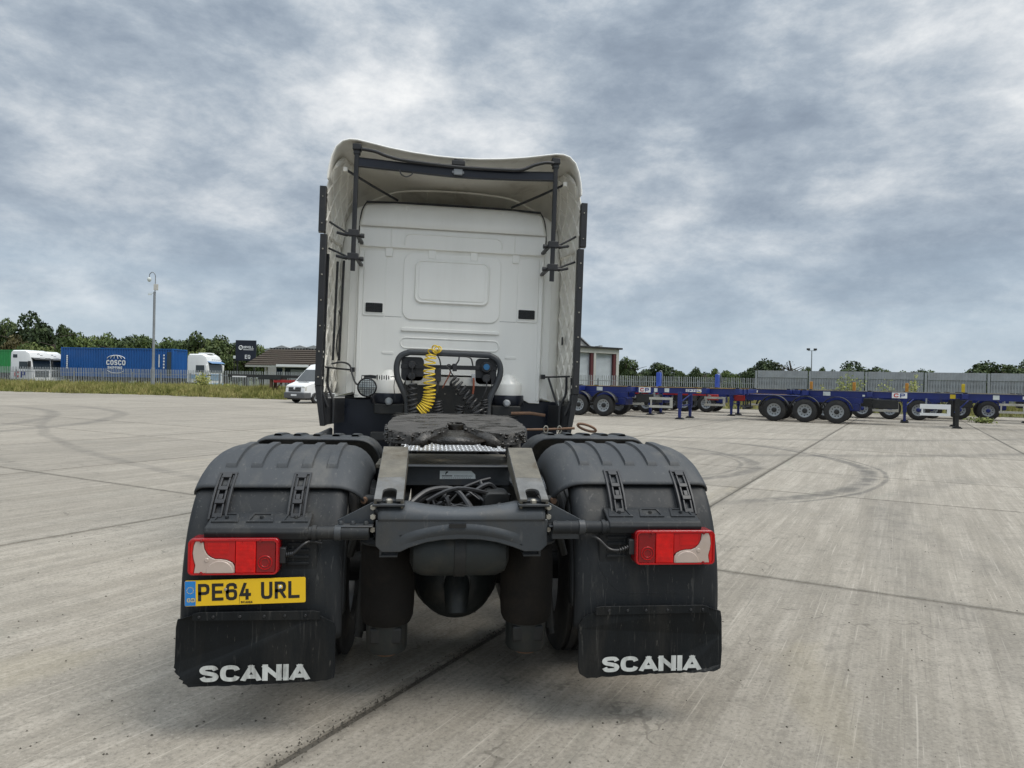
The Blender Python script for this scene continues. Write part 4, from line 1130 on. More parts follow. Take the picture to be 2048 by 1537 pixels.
bead('window_bead', rrect(-.352, .352, 2.388, 2.787, .058, 6), .007, y=YB - .028)
panel('pressed_bar', rrect(-.480, .480, 2.098, 2.132, .0165, 5), YB - .018, YB - .002, .005)
bead('pressed_outline', rrect(-.480, .480, 1.935, 2.035, .048, 6), .008)
for s in (-1, 1):
    panel('pressed_strip', rrect(s * .75 - .105, s * .75 + .105, 2.235, 2.86, .018, 3), YB - .011, YB - .002, .003)
    panel('corner_strip', [(s * .862, 1.46), (s * .90, 1.46), (s * .90, 2.86), (s * .862, 2.86)], YB - .012, YB - .002, .005)
    MB().b(min(s * .48, s * .64), max(s * .48, s * .64), YB - .0035, YB - .001, 2.232, 2.2345).build('seam', 'black_plastic', bw, xf=CX)
    for xx in (.915, .985): MB().tube([(s * xx, YB + (.002 if xx < .95 else .020), 1.48), (s * xx, YB + (.002 if xx < .95 else .020), 2.90)], .004, 6).build('seam', 'cab_white', bw, xf=CX)
    panel('grab_recess', rrect(s * .60 - .055, s * .60 + .055, 1.868, 1.895, .012, 3), YB - .008, YB - .002, .004)
    panel('grab_recess', rrect(s * .545 - .06, s * .545 + .06, 1.70, 1.718, .008, 3), YB - .008, YB - .002, .003)
    # shoulder over the cab spring
    sh = MB().lathe([(.045, 1.712), (.052, 1.700), (.135, 1.625), (.140, 1.605), (.140, 1.475)], (s * .585, YB + .02, 0), 'z', 24, R(180), R(360))
    sh.build('spring_shoulder', 'cab_white', bw, xf=CX)
    # ventilation grille
    vx, vz = s * .745, 2.312
    fr = panel('vent', rrect(vx - .092, vx + .092, vz - .054, vz + .054, .010, 3), YB - .016, YB - .007, .004)
    bx = panel('grille_box', rrect(vx - .082, vx + .082, vz - .045, vz + .045, .010, 3), YB - .019, YB - .016, .002, fr, 'ink')
    for k in range(6):
        MB().b(vx - .078, vx + .078, YB - .026, YB - .019, vz - .038 + k * .0135, vz - .031 + k * .0135).build('slat', 'black_plastic', fr, xf=CX)
    bt = MB().b(vx - .004, vx + .004, YB - .0275, YB - .019, vz - .042, vz + .042).build('slat', 'black_plastic', fr, xf=CX)
for xx in (-.62, -.205, .205, .62):
    panel('tab', rrect(xx - .035, xx + .035, 2.815, 2.905, .006, 2), YB - .018, YB - .002, .005)
MB().prism([(2.868, YB - .012), (2.895, YB - .016), (2.895, YB), (2.868, YB)], 'x', -.86, .86)
# two overlapping roof bands above the wall
b1 = MB().add([(x, y, z) for x in (-.905, .905) for y, z in ((YB - .020, 2.897), (YB - .034, 2.900), (YB - .040, 3.09), (YB - .028, 3.13), (YB + .03, 3.13), (YB + .03, 2.897))],
              [(0, 1, 2, 3, 4, 5), (6, 11, 10, 9, 8, 7)] + [(i, (i + 1) % 6, 6 + (i + 1) % 6, 6 + i) for i in range(6)]).build('roof_band', 'cab_white', T, bevel=.006, seg=3, xf=CX)
prof = [(YB - .060, 3.093), (YB - .066, 3.100), (YB - .064, 3.16), (YB - .045, 3.24), (YB - .005, 3.305), (YB + .06, 3.347), (YB + .20, 3.362)]
tb = MB()
xs_ = [-.908, -.88, -.62, 0, .62, .88, .908]
def tz(x, z): return z - .026 * max(0, (abs(x) - .55) / .35) ** 2 * (z - 3.09) / .26
tb.add([(x * (1 - .045 * (z - 3.09) / .26), y + (.018 if abs(x) > .9 else 0), tz(x, z)) for x in xs_ for y, z in prof], [(i * 7 + j, i * 7 + j + 1, (i + 1) * 7 + j + 1, (i + 1) * 7 + j) for i in range(6) for j in range(6)])
topb = tb.build('upper_roof_band', 'cab_white', T, ang=50, solid=.006, xf=CX)
bead('pressed_outline', [(-.475, 2.935), (-.475, 2.99), (-.455, 3.025), (-.41, 3.04), (.41, 3.04), (.455, 3.025), (.475, 2.99), (.475, 2.935)], .005, False, b1, y=YB - .040)
for s in (-1, 1):
    for xx in (.60, .865):
        MB().tube([(s * xx * (1 - .045 * (z - 3.09) / .26), y - .001, tz(xx, z)) for y, z in prof[1:]], .004, 6).build('seam', 'cab_white', topb, xf=CX)
    MB().tube([(s * .60, YB - .040, 2.91), (s * .60, YB - .041, 3.08)], .004, 6).build('seam', 'cab_white', b1, xf=CX)
bead('pressed_outline', [(-.47, 3.30), (-.47, 3.275), (-.42, 3.255), (.42, 3.255), (.47, 3.275), (.47, 3.30)], .004, False, topb, y=YB - .036)
# rubber seal line over the cab roof
MB().tube(spline([(-.915, YB - .01, 2.93), (-.910, YB - .025, 3.10), (-.895, YB + .01, 3.25), (-.86, YB + .05, 3.34)], 5), .006, 6).tube(spline([(.915, YB - .01, 2.93), (.910, YB - .025, 3.10), (.895, YB + .01, 3.25), (.86, YB + .05, 3.34)], 5), .006, 6).build('roof_seal', 'black_plastic', T, xf=CX)
MB().tube(spline([(-.86, YB + .05, 3.345), (-.5, YB + .10, 3.368), (0, YB + .11, 3.374), (.5, YB + .10, 3.368), (.86, YB + .05, 3.345)], 5), .011, 6).build('roof_cable', 'black_hose', T, xf=CX)
# side doors, windows, windscreen for the far side of the cab
for s in (-1, 1):
    MB().b(min(s * 1.110, s * 1.124), max(s * 1.110, s * 1.124), 4.55, 5.45, 2.05, 2.75).build('side_window', 'glass_dark', cab, bevel=.01, xf=CX)
    MB().b(min(s * 1.110, s * 1.128), max(s * 1.110, s * 1.128), 4.50, 4.62, 1.78, 1.83).build('door_handle', 'black_plastic', cab, bevel=.006, xf=CX)
MB().add([(-.92, 5.80, 2.0), (.92, 5.80, 2.0), (.86, 5.74, 2.95), (-.86, 5.74, 2.95), (-.92, 5.86, 2.0), (.92, 5.86, 2.0), (.86, 5.80, 2.95), (-.86, 5.80, 2.95)], [(0, 1, 2, 3), (4, 7, 6, 5), (0, 4, 5, 1), (1, 5, 6, 2), (2, 6, 7, 3), (3, 7, 4, 0)]).build('windscreen', 'glass_dark', cab, xf=CX)

# ---- roof deflector --------------------------------------------------------
trail = [(0, 3.655), (.2, 3.660), (.42, 3.678), (.62, 3.705), (.80, 3.738), (.90, 3.756), (.97, 3.757), (1.03, 3.738), (1.085, 3.685), (1.120, 3.600), (1.140, 3.510), (1.150, 3.435), (1.150, 3.395)]
trf = [(-x, z) for x, z in trail[::-1]] + trail[1:]
ysec = [3.18, 3.22, 3.35, 3.55, 3.80, 4.1, 4.5, 4.9, 5.2]
df_ = MB(); nn = len(trf)
def roofpt(x, z, y):
    t = max(0.0, (y - 3.18) / 2.0)
    zz_ = z - .30 * t ** 1.35 + (.02 if False else 0)
    return (x * (1 - .10 * t), y, max(zz_, 3.372 - .12 * max(0, (abs(x) - .85) / .3)))
df_.add([roofpt(x, z, y) for y in ysec for x, z in trf], [(j * nn + i, j * nn + i + 1, (j + 1) * nn + i + 1, (j + 1) * nn + i) for j in range(len(ysec) - 1) for i in range(nn - 1)])
defl = df_.build('roof_deflector', 'gray_shell', T, ang=60, solid=.013, xf=CX)
defl.data.materials.clear(); defl.data.materials.append(M['fairing_white'])
MB().tube([roofpt(x, z - .002, 3.176) for x, z in trf], .0075, 8).build('trailing_lip', 'cab_white', defl, xf=CX)
MB().tube(spline([(-.86, 4.0, 3.40), (-.6, 3.95, 3.505), (-.3, 3.93, 3.535), (0, 3.92, 3.540), (.3, 3.93, 3.535), (.6, 3.95, 3.505), (.86, 4.0, 3.40)], 5), .010, 6).build('inner_rib', 'fairing_white', defl, xf=CX)
for xx in (-.55, -.28, 0, .28, .55):
    MB().tube([(xx, 3.94, 3.52), (xx, 4.3, 3.42), (xx, 4.5, 3.38)], .006, 6).build('inner_rib', 'fairing_white', defl, xf=CX)

# ---- side fairings with quilted inner faces, rubber trailing strips --------
for s in (-1, 1):
    def low_f(a, b, off=0.0):                  # a: 0 cab side -> 1 trailing edge, b: 0 bottom -> 1 top
        z = 1.47 + (2.925 - 1.47) * b
        x = 1.085 + .090 * a + .012 * math.sin(math.pi * a) - .012 * (1 - b) * a - off
        return (s * x, 3.88 - .60 * a, z)
    def up_f(a, b, off=0.0):
        z = 2.900 + (3.655 - 2.900) * b
        e = max(0.0, (b - .52) / .48)
        xt = 1.175 - .135 * e ** 1.6
        xf_ = 1.065 - .050 * b - .07 * e
        top_y = .12 * max(0, (b - .85) / .15) ** 2
        return (s * (xf_ + (xt - xf_) * a - off), 3.88 - (.60 - top_y - .05 * (b < .0)) * a, z)
    lowp = MB().grid(low_f, 8, 24).build('side_fairing', 'fairing_white', T, solid=.012, xf=CX)
    upp = MB().grid(up_f, 8, 18).build('upper_side_fairing', 'fairing_white', T, solid=.012, xf=CX)
    for f_, par, H, nb in ((low_f, lowp, 1.435, 20), (up_f, upp, .73, 14)):
        q = MB(); Wd = .60; step = .235
        for sg in (1, -1):
            k0 = -6
            while k0 * step < H + Wd * 2:
                pts = []
                for i in range(15):
                    a = i / 14
                    zz_ = (k0 * step + sg * a * Wd * 1.35) / H if sg > 0 else (k0 * step - a * Wd * 1.35) / H
                    if 0.0 <= zz_ <= 1.0: pts.append(f_(a, zz_, .010))
                if len(pts) > 2: q.tube(pts, .0105, 5)
                k0 += 1
        q.build('quilting', 'fairing_white', par, xf=CX)
    # trailing edge strips (black rubber profile)
    MB().prism([(s * 1.165, 3.215), (s * 1.222, 3.215), (s * 1.232, 3.30), (s * 1.165, 3.30)], 'z', 2.925, 3.335).build('rubber_strip', 'black_plastic', upp, bevel=.004, xf=CX)
    MB().prism([(s * 1.148, 3.215), (s * 1.204, 3.215), (s * 1.214, 3.30), (s * 1.148, 3.30)], 'z', 1.545, 2.905).build('rubber_strip', 'black_plastic', lowp, bevel=.004, xf=CX)
    for zz_ in (1.62, 1.85, 2.08, 2.31, 2.54, 2.77):
        MB().lathe([(0, 3.207), (.006, 3.207), (.008, 3.211), (.008, 3.216)], (s * 1.176, 0, zz_), 'y', 8).build('rivet', 'bolt', lowp, xf=CX)
    for zz_ in (3.0, 3.24):
        MB().lathe([(0, 3.207), (.005, 3.207), (.006, 3.216)], (s * 1.192, 0, zz_), 'y', 8).build('rivet', 'bolt', upp, xf=CX)
    # tail of the fairing: black lower skirt that tucks in
    sk = MB()
    sk.add([(s * x, y, z) for x, y, z in ((1.205, 3.22, 1.545), (1.205, 3.62, 1.545), (1.165, 3.62, 1.18), (1.150, 3.24, 1.18), (1.150, 3.22, 1.545), (1.150, 3.62, 1.545), (1.115, 3.62, 1.18), (1.105, 3.24, 1.18))],
           [(0, 1, 2, 3), (4, 7, 6, 5), (0, 4, 5, 1), (1, 5, 6, 2), (2, 6, 7, 3), (3, 7, 4, 0)])
    sk.add([(s * x, y, z) for x, y, z in ((1.105, 3.26, 1.19), (1.13, 3.26, 1.43), (.98, 3.60, 1.43), (.98, 3.60, 1.20))], [(0, 1, 2, 3)])
    lsk = sk.build('lower_skirt', 'black_plastic', T, bevel=.006, xf=CX)
    MB().tube(spline([(s * 1.12, 3.42, 1.72), (s * 1.12, 3.42, 1.56), (s * 1.09, 3.40, 1.48), (s * 1.055, 3.36, 1.40), (s * 1.05, 3.34, 1.20)], 5), .012, 8).build('skirt_tube', 'steel_tube', lsk, xf=CX)
    MB().tube(spline([(s * 1.145, 3.30, 1.70), (s * 1.15, 3.30, 1.52), (s * 1.12, 3.28, 1.42), (s * 1.09, 3.28, 1.35)], 5), .011, 8).build('skirt_tube', 'steel_tube', lsk, xf=CX)
    # bracket carrying the fairing low down
    bk = MB().tube([(s * .93, 3.66, 1.70), (s * 1.03, 3.55, 1.705), (s * 1.16, 3.34, 1.715)], .009, 8)
    bk.b(min(s * .905, s * .945), max(s * .905, s * .945), 3.62, 3.68, 1.68, 1.725)
    bk.build('lower_bracket', 'steel_tube', T, bevel=.002, xf=CX)
    if s > 0:
        MB().tube([(.975, 3.60, 1.69), (1.06, 3.48, 1.40)], .011, 8).build('brace', 'steel_tube', T, xf=CX)
        MB().b(1.088, 1.100, 3.55, 3.60, 2.02, 2.10).build('clip', 'black_plastic', T, bevel=.004, xf=CX)
    else:
        for xx, y_, z0_, z1_ in ((-1.035, 3.50, 1.78, 2.72), (-1.085, 3.45, 1.78, 2.70), (-1.15, 3.30, 1.40, 2.74)):
            MB().tube([(xx, y_, z0_), (xx + .012, y_, z1_)], .012, 8).build('fairing_tube', 'steel_tube', T, xf=CX)
        MB().tube(spline([(-1.04, 3.48, 1.80), (-1.06, 3.47, 1.95), (-1.03, 3.48, 2.15), (-1.05, 3.47, 2.25)], 6), .006, 6).build('loose_cable', 'black_hose', T, xf=CX)
        MB().tube(spline([(-1.09, 3.40, 1.745), (-1.0, 3.42, 1.765), (-.93, 3.45, 1.74), (-.90, 3.42, 1.66), (-.86, 3.38, 1.575), (-.80, 3.34, 1.555)], 6), .0085, 8).build('lamp_cable', 'black_hose', T, xf=CX)
    # mast of the support frame and its clamps
    mast = MB().prism(rrect(s * .905 - .020, s * .905 + .020, 3.183, 3.217, .004, 2), 'z', 2.585, 3.70)
    mo = mast.build('support_mast', 'steel_tube', T, xf=CX)
    MB().b(s * .905 - .038, s * .905 + .038, 3.17, 3.26, 3.668, 3.722).b(s * .905 - .030, s * .905 + .030, 3.18, 3.24, 3.630, 3.664).build('mast_head', 'black_plastic', mo, bevel=.006, xf=CX)
    for zz_, dz_ in ((2.925, .05), (2.715, .02)):
        cl = MB().b(min(s * .86, s * .955), max(s * .86, s * .955), 3.175, 3.245, zz_ - .028, zz_ + .028)
        cl.tube([(s * .83, 3.22, zz_ - .018), (s * .99, 3.22, zz_ - .012)], .016, 10)
        cl.lathe([(0, -.0), (.022, 0), (.022, .035), (0, .035)], (s * .833 - .017, 3.22, zz_ - .018), 'x', 8)
        cl.b(min(s * .865, s * .90), max(s * .865, s * .90), 3.245, 3.69, zz_ - .012, zz_ + .012)
        cl.build('mast_clamp', 'black_plastic', mo, bevel=.004, xf=CX)
        MB().tube([(s * .955, 3.22, zz_ - .005), (s * 1.05, 3.25, zz_ + .03 + dz_ * .4), (s * 1.135, 3.29, zz_ + .055 + dz_)], .010, 8).tube([(s * .965, 3.22, zz_ - .02), (s * 1.06, 3.25, zz_ + .005)], .014, 8).build('swivel_arm', 'black_plastic', mo, xf=CX)
    dg = MB().tube([(s * 1.00, 3.28, 3.505), (s * .78, 3.48, 3.43), (s * .56, 3.74, 3.375)], .0115, 8)
    dg.build('diagonal_stay', 'steel_tube', T, xf=CX)
    MB().b(min(s * .99, s * 1.03), max(s * .99, s * 1.03), 3.26, 3.30, 3.49, 3.53).build('stay_foot', 'fairing_white', T, bevel=.004, xf=CX)
bm_ = [(-.895, 3.20, 3.565), (-.45, 3.20, 3.545), (0, 3.20, 3.527), (.45, 3.20, 3.535), (.895, 3.20, 3.555)]
bp_ = spline(bm_, 6)
mb = MB()
vs = []
for p in bp_:
    vs += [(p[0], 3.190, p[2] - .043), (p[0], 3.190, p[2] + .040), (p[0], 3.222, p[2] + .040), (p[0], 3.222, p[2] - .043)]
nb = len(bp_)
mb.add(vs, [(4 * i + k, 4 * i + (k + 1) % 4, 4 * i + 4 + (k + 1) % 4, 4 * i + 4 + k) for i in range(nb - 1) for k in range(4)])
beam = mb.build('support_beam', 'navy_beam', T, bevel=.003, xf=CX)
for dz_ in (-.038, .035):
    MB().tube([(p[0], 3.187, p[2] + dz_) for p in bp_], .0045, 6).build('beam_flange', 'black_plastic', beam, xf=CX)
MB().tube(spline([(-.86, 3.17, 3.672), (-.74, 3.16, 3.655), (-.62, 3.15, 3.615), (-.45, 3.16, 3.592), (0, 3.17, 3.572), (.40, 3.16, 3.572), (.58, 3.15, 3.580), (.70, 3.15, 3.632), (.80, 3.16, 3.664), (.88, 3.17, 3.668)], 6), .0155, 10).build('cable_conduit', 'black_hose', T, xf=CX)
MB().b(-.055, .065, 3.16, 3.20, 3.588, 3.632).b(-.035, .045, 3.165, 3.20, 3.632, 3.645).build('beam_hanger', 'black_plastic', beam, bevel=.006, xf=CX)
MB().b(-.035, .045, 3.165, 3.19, 3.500, 3.556).b(-.05, .06, 3.172, 3.19, 3.515, 3.540).build('clamp_block', 'galv_dark', beam, bevel=.006, xf=CX)
MB().tube(spline([(-.52, 3.19, 3.52), (-.505, 3.18, 3.475), (-.46, 3.18, 3.455), (-.415, 3.18, 3.475), (-.40, 3.19, 3.505)], 5), .006, 6).build('hanging_cable', 'black_hose', beam, xf=CX)

# ---- hoop frame with air lines behind the cab ------------------------------
hp = [(-.375, 3.36, 1.14), (-.380, 3.36, 1.34), (-.392, 3.36, 1.46), (-.455, 3.36, 1.60), (-.482, 3.36, 1.68), (-.484, 3.36, 1.77), (-.455, 3.36, 1.845), (-.39, 3.36, 1.88), (-.30, 3.36, 1.888), (.30, 3.36, 1.878), (.39, 3.36, 1.868), (.455, 3.36, 1.825), (.480, 3.36, 1.75), (.472, 3.36, 1.67), (.44, 3.36, 1.59), (.382, 3.36, 1.46), (.372, 3.36, 1.34), (.368, 3.36, 1.14)]
hoop = MB().tube(spline(hp, 5), .0285, 14).build('hoop_frame', 'chassis', T)
MB().b(-.45, .45, 3.365, 3.385, 1.735, 1.775).build('cross_bar', 'black_plastic', hoop, bevel=.004)
for q_ in (rrect(-.445, -.235, 1.62, 1.845, .045), rrect(.245, .445, 1.60, 1.845, .045)): MB().prism(q_, 'y', 3.372, 3.388).build('gusset_plate', 'black_plastic', hoop, bevel=.004)
MB().b(-.40, .40, 3.372, 3.384, 1.585, 1.665).build('wall_bracket', 'gray_shell', hoop, bevel=.003)
for px_, pz_, r0_, d_ in ((-.345, 1.77, .038, 3.29), (-.345, 1.67, .038, 3.29), (.345, 1.66, .04, 3.30), (.345, 1.76, .055, 3.31)):
    MB().lathe([(0, d_), (r0_ * .8, d_), (r0_, d_ + .02), (r0_, 3.37)], (px_, 0, pz_), 'y', 16).build('socket', 'black_plastic', hoop)
MB().b(-.135, -.075, 3.32, 3.37, 1.62, 1.74).build('socket', 'black_plastic', hoop, bevel=.003)
MB().b(.03, .07, 3.32, 3.37, 1.72, 1.79).build('socket', 'black_plastic', hoop, bevel=.003)
MB().lathe([(0, 3.296), (.028, 3.296), (.030, 3.312)], (.345, 0, 1.765), 'y', 16).build('blue_cap', 'blue_cap', hoop)
MB().b(.21, .245, 3.34, 3.37, 1.63, 1.70).build('valve', 'galv', hoop, bevel=.004)
def coil(path, r, tr, turns, name, mat, n=6, ph=0.0, flat=1.0):
    P = spline(path, 12)
    m = len(P); tot = int(turns * 16)
    pts = []
    for i in range(tot + 1):
        t = i / tot * (m - 1); k = min(int(t), m - 2); f = t - k
        p = P[k].lerp(P[k + 1], f)
        tg = (P[k + 1] - P[k]).normalized()
        a = Vector((0, 1, 0)); a = (a - tg * a.dot(tg)).normalized(); b = tg.cross(a)
        q = 2 * math.pi * turns * i / tot + ph
        rr_ = r[0] + (r[1] - r[0]) * i / tot if isinstance(r, tuple) else r
        pts.append(p + a * (math.cos(q) * rr_ * flat) + b * (math.sin(q) * rr_))
    return MB().tube(pts, tr, n).build(name, mat, T)
coil([(-.175, 3.25, 1.845), (-.185, 3.25, 1.70), (-.178, 3.25, 1.55), (-.185, 3.25, 1.46), (-.215, 3.25, 1.39), (-.265, 3.25, 1.345)], (.050, .055), .0064, 15, 'yellow_air_line', 'yellow_hose', 8)
coil([(-.175, 3.26, 1.84), (-.160, 3.27, 1.89), (-.12, 3.30, 1.925), (-.10, 3.33, 1.90)], (.045, .030), .0064, 4, 'yellow_air_line', 'yellow_hose', 8)
coil([(-.335, 3.28, 1.60), (-.335, 3.26, 1.45), (-.315, 3.26, 1.34), (-.30, 3.26, 1.26)], (.038, .055), .0085, 10, 'black_air_line', 'black_hose', 8)
coil([(.03, 3.30, 1.64), (.10, 3.28, 1.57), (.19, 3.27, 1.46), (.265, 3.26, 1.36), (.27, 3.26, 1.27)], (.042, .062), .0105, 11, 'black_air_line', 'black_hose', 8)
coil([(-.105, 3.32, 1.44), (-.10, 3.32, 1.36), (-.085, 3.32, 1.26)], (.038, .045), .0085, 7, 'black_air_line', 'black_hose', 8)
coil([(.33, 3.31, 1.46), (.335, 3.31, 1.40), (.32, 3.31, 1.30)], .030, .0055, 6, 'thin_air_line', 'black_hose', 8)
coil([(.11, 3.33, 1.40), (.10, 3.33, 1.34), (.13, 3.33, 1.26)], .040, .0085, 5, 'black_air_line', 'black_hose', 8)
for pth, r_, mt, nm in (([(.345, 3.31, 1.66), (.35, 3.30, 1.58), (.33, 3.29, 1.52), (.31, 3.30, 1.47)], .006, 'black_hose', 'supply_hose'),
                        ([(.228, 3.34, 1.66), (.230, 3.33, 1.58), (.222, 3.33, 1.51)], .010, 'orange_hose', 'orange_hose'),
                        ([(.01, 3.33, 1.72), (.0, 3.32, 1.68), (-.03, 3.33, 1.62), (-.06, 3.35, 1.56)], .006, 'orange_hose', 'orange_hose'),
                        ([(-.10, 3.34, 1.64), (-.105, 3.33, 1.55), (-.13, 3.33, 1.48), (-.14, 3.33, 1.42)], .012, 'black_hose', 'supply_hose'),
                        ([(-.11, 3.33, 1.86), (-.09, 3.33, 1.82), (-.08, 3.34, 1.77)], .007, 'black_hose', 'supply_hose'),
                        ([(.09, 3.34, 1.86), (.085, 3.33, 1.82), (.06, 3.34, 1.78)], .007, 'black_hose', 'supply_hose'),
                        ([(.15, 3.34, 1.86), (.20, 3.33, 1.84), (.22, 3.34, 1.77)], .007, 'black_hose', 'supply_hose'),
                        ([(-.03, 3.33, 1.765), (.0, 3.31, 1.74), (.02, 3.31, 1.70), (.05, 3.31, 1.66)], .006, 'black_hose', 'supply_hose'),
                        ([(-.345, 3.30, 1.80), (-.34, 3.29, 1.72), (-.345, 3.29, 1.60)], .006, 'black_hose', 'supply_hose')):
    MB().tube(spline(pth, 6), r_, 8).build(nm, mt, T)
mb = MB()
for k in range(2): mb.tube([(-.005 + k * .045 + .017 * math.cos(R(a)), 3.335, 1.765 + .017 * math.sin(R(a))) for a in range(0, 360, 30)], .005, 6, True)
mb.build('hose_rings', 'black_plastic', T)
# work lamp
wl = MB().lathe([(0, 3.31), (.080, 3.31), (.088, 3.30), (.090, 3.28), (.085, 3.275)], (-.745, 0, 1.555), 'y', 28)
wl.lathe([(.080, 3.31), (.055, 3.37), (.02, 3.39), (0, 3.39)], (-.745, 0, 1.555), 'y', 28)
wlo = wl.build('work_lamp', 'black_plastic', T)
MB().lathe([(0, 3.272), (.05, 3.274), (.076, 3.282)], (-.745, 0, 1.555), 'y', 28).build('lens', 'lamp_glass', wlo)
gd = MB()
for k in range(-3, 4):
    h = math.sqrt(max(.076 ** 2 - (k * .021) ** 2, 0))
    gd.tube([(-.745 + k * .021, 3.268, 1.555 - h), (-.745 + k * .021, 3.268, 1.555 + h)], .0022, 5).tube([(-.745 - h, 3.266, 1.555 + k * .021), (-.745 + h, 3.266, 1.555 + k * .021)], .0022, 5)
gd.build('guard_grid', 'black_plastic', wlo)
mb = MB().tube([(-.80, 3.33, 1.63), (-.80, 3.33, 1.66), (-.72, 3.33, 1.665), (-.66, 3.33, 1.66)], .005, 6).b(-.78, -.67, 3.33, 3.37, 1.635, 1.665)
for k in range(6): mb.tube([(-.665 + k * .021, 3.35, 1.648), (-.656 + k * .021, 3.35, 1.648)], .024 if k % 2 == 0 else .018, 10)
mb.tube(spline([(-.54, 3.35, 1.655), (-.50, 3.34, 1.65), (-.505, 3.33, 1.56), (-.49, 3.33, 1.44)], 5), .004, 6)
mb.build('switch_arm', 'black_plastic', wlo, bevel=.001)
# cab rear mounts, tunnel and dark parts below
for s in (-1, 1):
    MB().lathe([(.155, 1.50), (.160, 1.49), (.160, 1.42), (.150, 1.40), (0, 1.40)], (s * .585, YB - .03, 0), 'z', 24).build('cab_spring_ring', 'navy_beam', T)
    mt_ = MB().b(min(s * .42, s * .70), max(s * .42, s * .70), 3.50, 3.66, 1.30, 1.40).build('cab_mount', 'chassis_dark', T, bevel=.012)
    MB().lathe([(0, 3.455), (.020, 3.455), (.032, 3.465), (.036, 3.48), (.036, 3.50)], (s * .56, 0, 1.425), 'y', 16).build('mount_bolt', 'galv', T)
    MB().b(min(s * .50, s * 1.10), max(s * .50, s * 1.10), 3.74, 3.76, .72, 1.44).build('front_mudguard', 'navy_beam', T, bevel=.01)
    MB().b(min(s * .62, s * 1.12), max(s * .62, s * 1.12), 3.76, 5.55, 1.30, 1.40).build('wheel_arch', 'black_plastic', T, bevel=.02)
    MB().b(min(s * 1.085, s * 1.125), max(s * 1.085, s * 1.125), 1.95, 3.60, .35, 1.165).build('side_skirt', 'crossmember', T, bevel=.02)
    MB().lathe([(0, 2.0), (.26, 2.0), (.30, 2.03), (.30, 3.35), (.26, 3.38), (0, 3.38)], (s * .78, 0, .68), 'y', 28).build('fuel_tank', 'aluminium', T)
MB().b(-.44, .44, 3.70, 5.2, .70, 1.62).build('engine_tunnel', 'chassis_dark', T, bevel=.03)
MB().b(-.72, .72, 3.40, 3.50, 1.06, 1.14).build('cab_crossmember', 'chassis_dark', T, bevel=.01)
MB().tube([(.60, 3.45, 1.33), (.78, 3.45, 1.335), (.93, 3.46, 1.315)], .016, 8).build('lift_tube', 'rust', T)
MB().b(-.30, .30, 2.2, 3.6, .62, .98).build('gearbox', 'chassis_dark', T, bevel=.05)
for xx in (-.03, .08): MB().lathe([(0, 3.69), (.006, 3.69), (.006, 3.70)], (xx, 0, 1.50), 'y', 8).build('tunnel_bolt', 'bolt', T)
MB().b(-1.05, 1.05, 5.70, 5.90, .40, 1.42).build('front_bumper', 'cab_white', T, bevel=.05)

# ================================================================== SURROUNDINGS
def at(px, D):
    """ground point on the bearing of picture column px (2048 wide) at depth D metres"""
    py = 765 + 0.0206 * (px - 1024)
    d = _f + CR_ * (px - 1024) / FPX - CU_ * (py - 768.5) / FPX
    p = CAM_POS + d * D
    return (float(p[0]), float(p[1]))
def zat(px, py, D):
    d = _f + CR_ * (px - 1024) / FPX - CU_ * (py - 768.5) / FPX
    return float((CAM_POS + d * D)[2])

# ---- trees -----------------------------------------------------------------
def crown_mesh(name, seed, nblob, nleaf, mat, squash=0.85, size=0.055, gap=0.0):
    r_ = np.random.default_rng(seed)
    B = []
    for i in range(nblob):
        while True:
            p = r_.uniform(-1, 1, 3)
            if (p ** 2).sum() < 1: break
        p = p * np.array((0.72, 0.72, 0.62))
        p[2] = p[2] * (1 if p[2] > 0 else 0.8)
        B.append((*p, r_.uniform(.20, .40)))
    B = np.array(B)
    w = B[:, 3] ** 2; w /= w.sum()
    idx = r_.choice(len(B), nleaf, p=w)
    d = r_.normal(size=(nleaf, 3)); d /= np.linalg.norm(d, axis=1)[:, None]
    d[:, 2] = np.where(r_.random(nleaf) < .35, np.abs(d[:, 2]), d[:, 2])
    rad = B[idx, 3] * (0.55 + 0.5 * r_.random(nleaf) ** .6)
    P = B[idx, :3] + d * rad[:, None] * np.array((1, 1, squash))
    nrm = d + r_.normal(0, .55, (nleaf, 3)); nrm /= np.linalg.norm(nrm, axis=1)[:, None]
    t = np.cross(nrm, r_.normal(size=(nleaf, 3))); t /= np.linalg.norm(t, axis=1)[:, None]
    b = np.cross(nrm, t)
    s = size * r_.uniform(.55, 1.3, nleaf)[:, None]
    V = np.stack([P - t * s, P + b * s * .7, P + t * s, P - b * s * .7], 1)
    lo, hi = V.reshape(-1, 3).min(0), V.reshape(-1, 3).max(0)
    V = (V - np.array(((lo[0] + hi[0]) / 2, (lo[1] + hi[1]) / 2, lo[2]))) / np.array(((hi[0] - lo[0]) / 2, (hi[1] - lo[1]) / 2, hi[2] - lo[2]))
    me = bpy.data.meshes.new(name)
    me.from_pydata(V.reshape(-1, 3).tolist(), [], np.arange(nleaf * 4).reshape(-1, 4).tolist())
    me.materials.append(M[mat]); me.update()
    return me
CROWNS = {'dark': [crown_mesh('crown', 100 + i, 26, 5200, 'leaf_dark') for i in range(4)],
          'mid': [crown_mesh('crown', 200 + i, 24, 4600, 'leaf_mid') for i in range(4)],
          'light': [crown_mesh('crown', 300 + i, 20, 3600, 'leaf_light') for i in range(2)],
          'brown': [crown_mesh('crown', 400, 20, 3600, 'leaf_brown')],
          'sparse': [crown_mesh('crown', 500, 14, 420, 'leaf_dark', .85, .05)]}
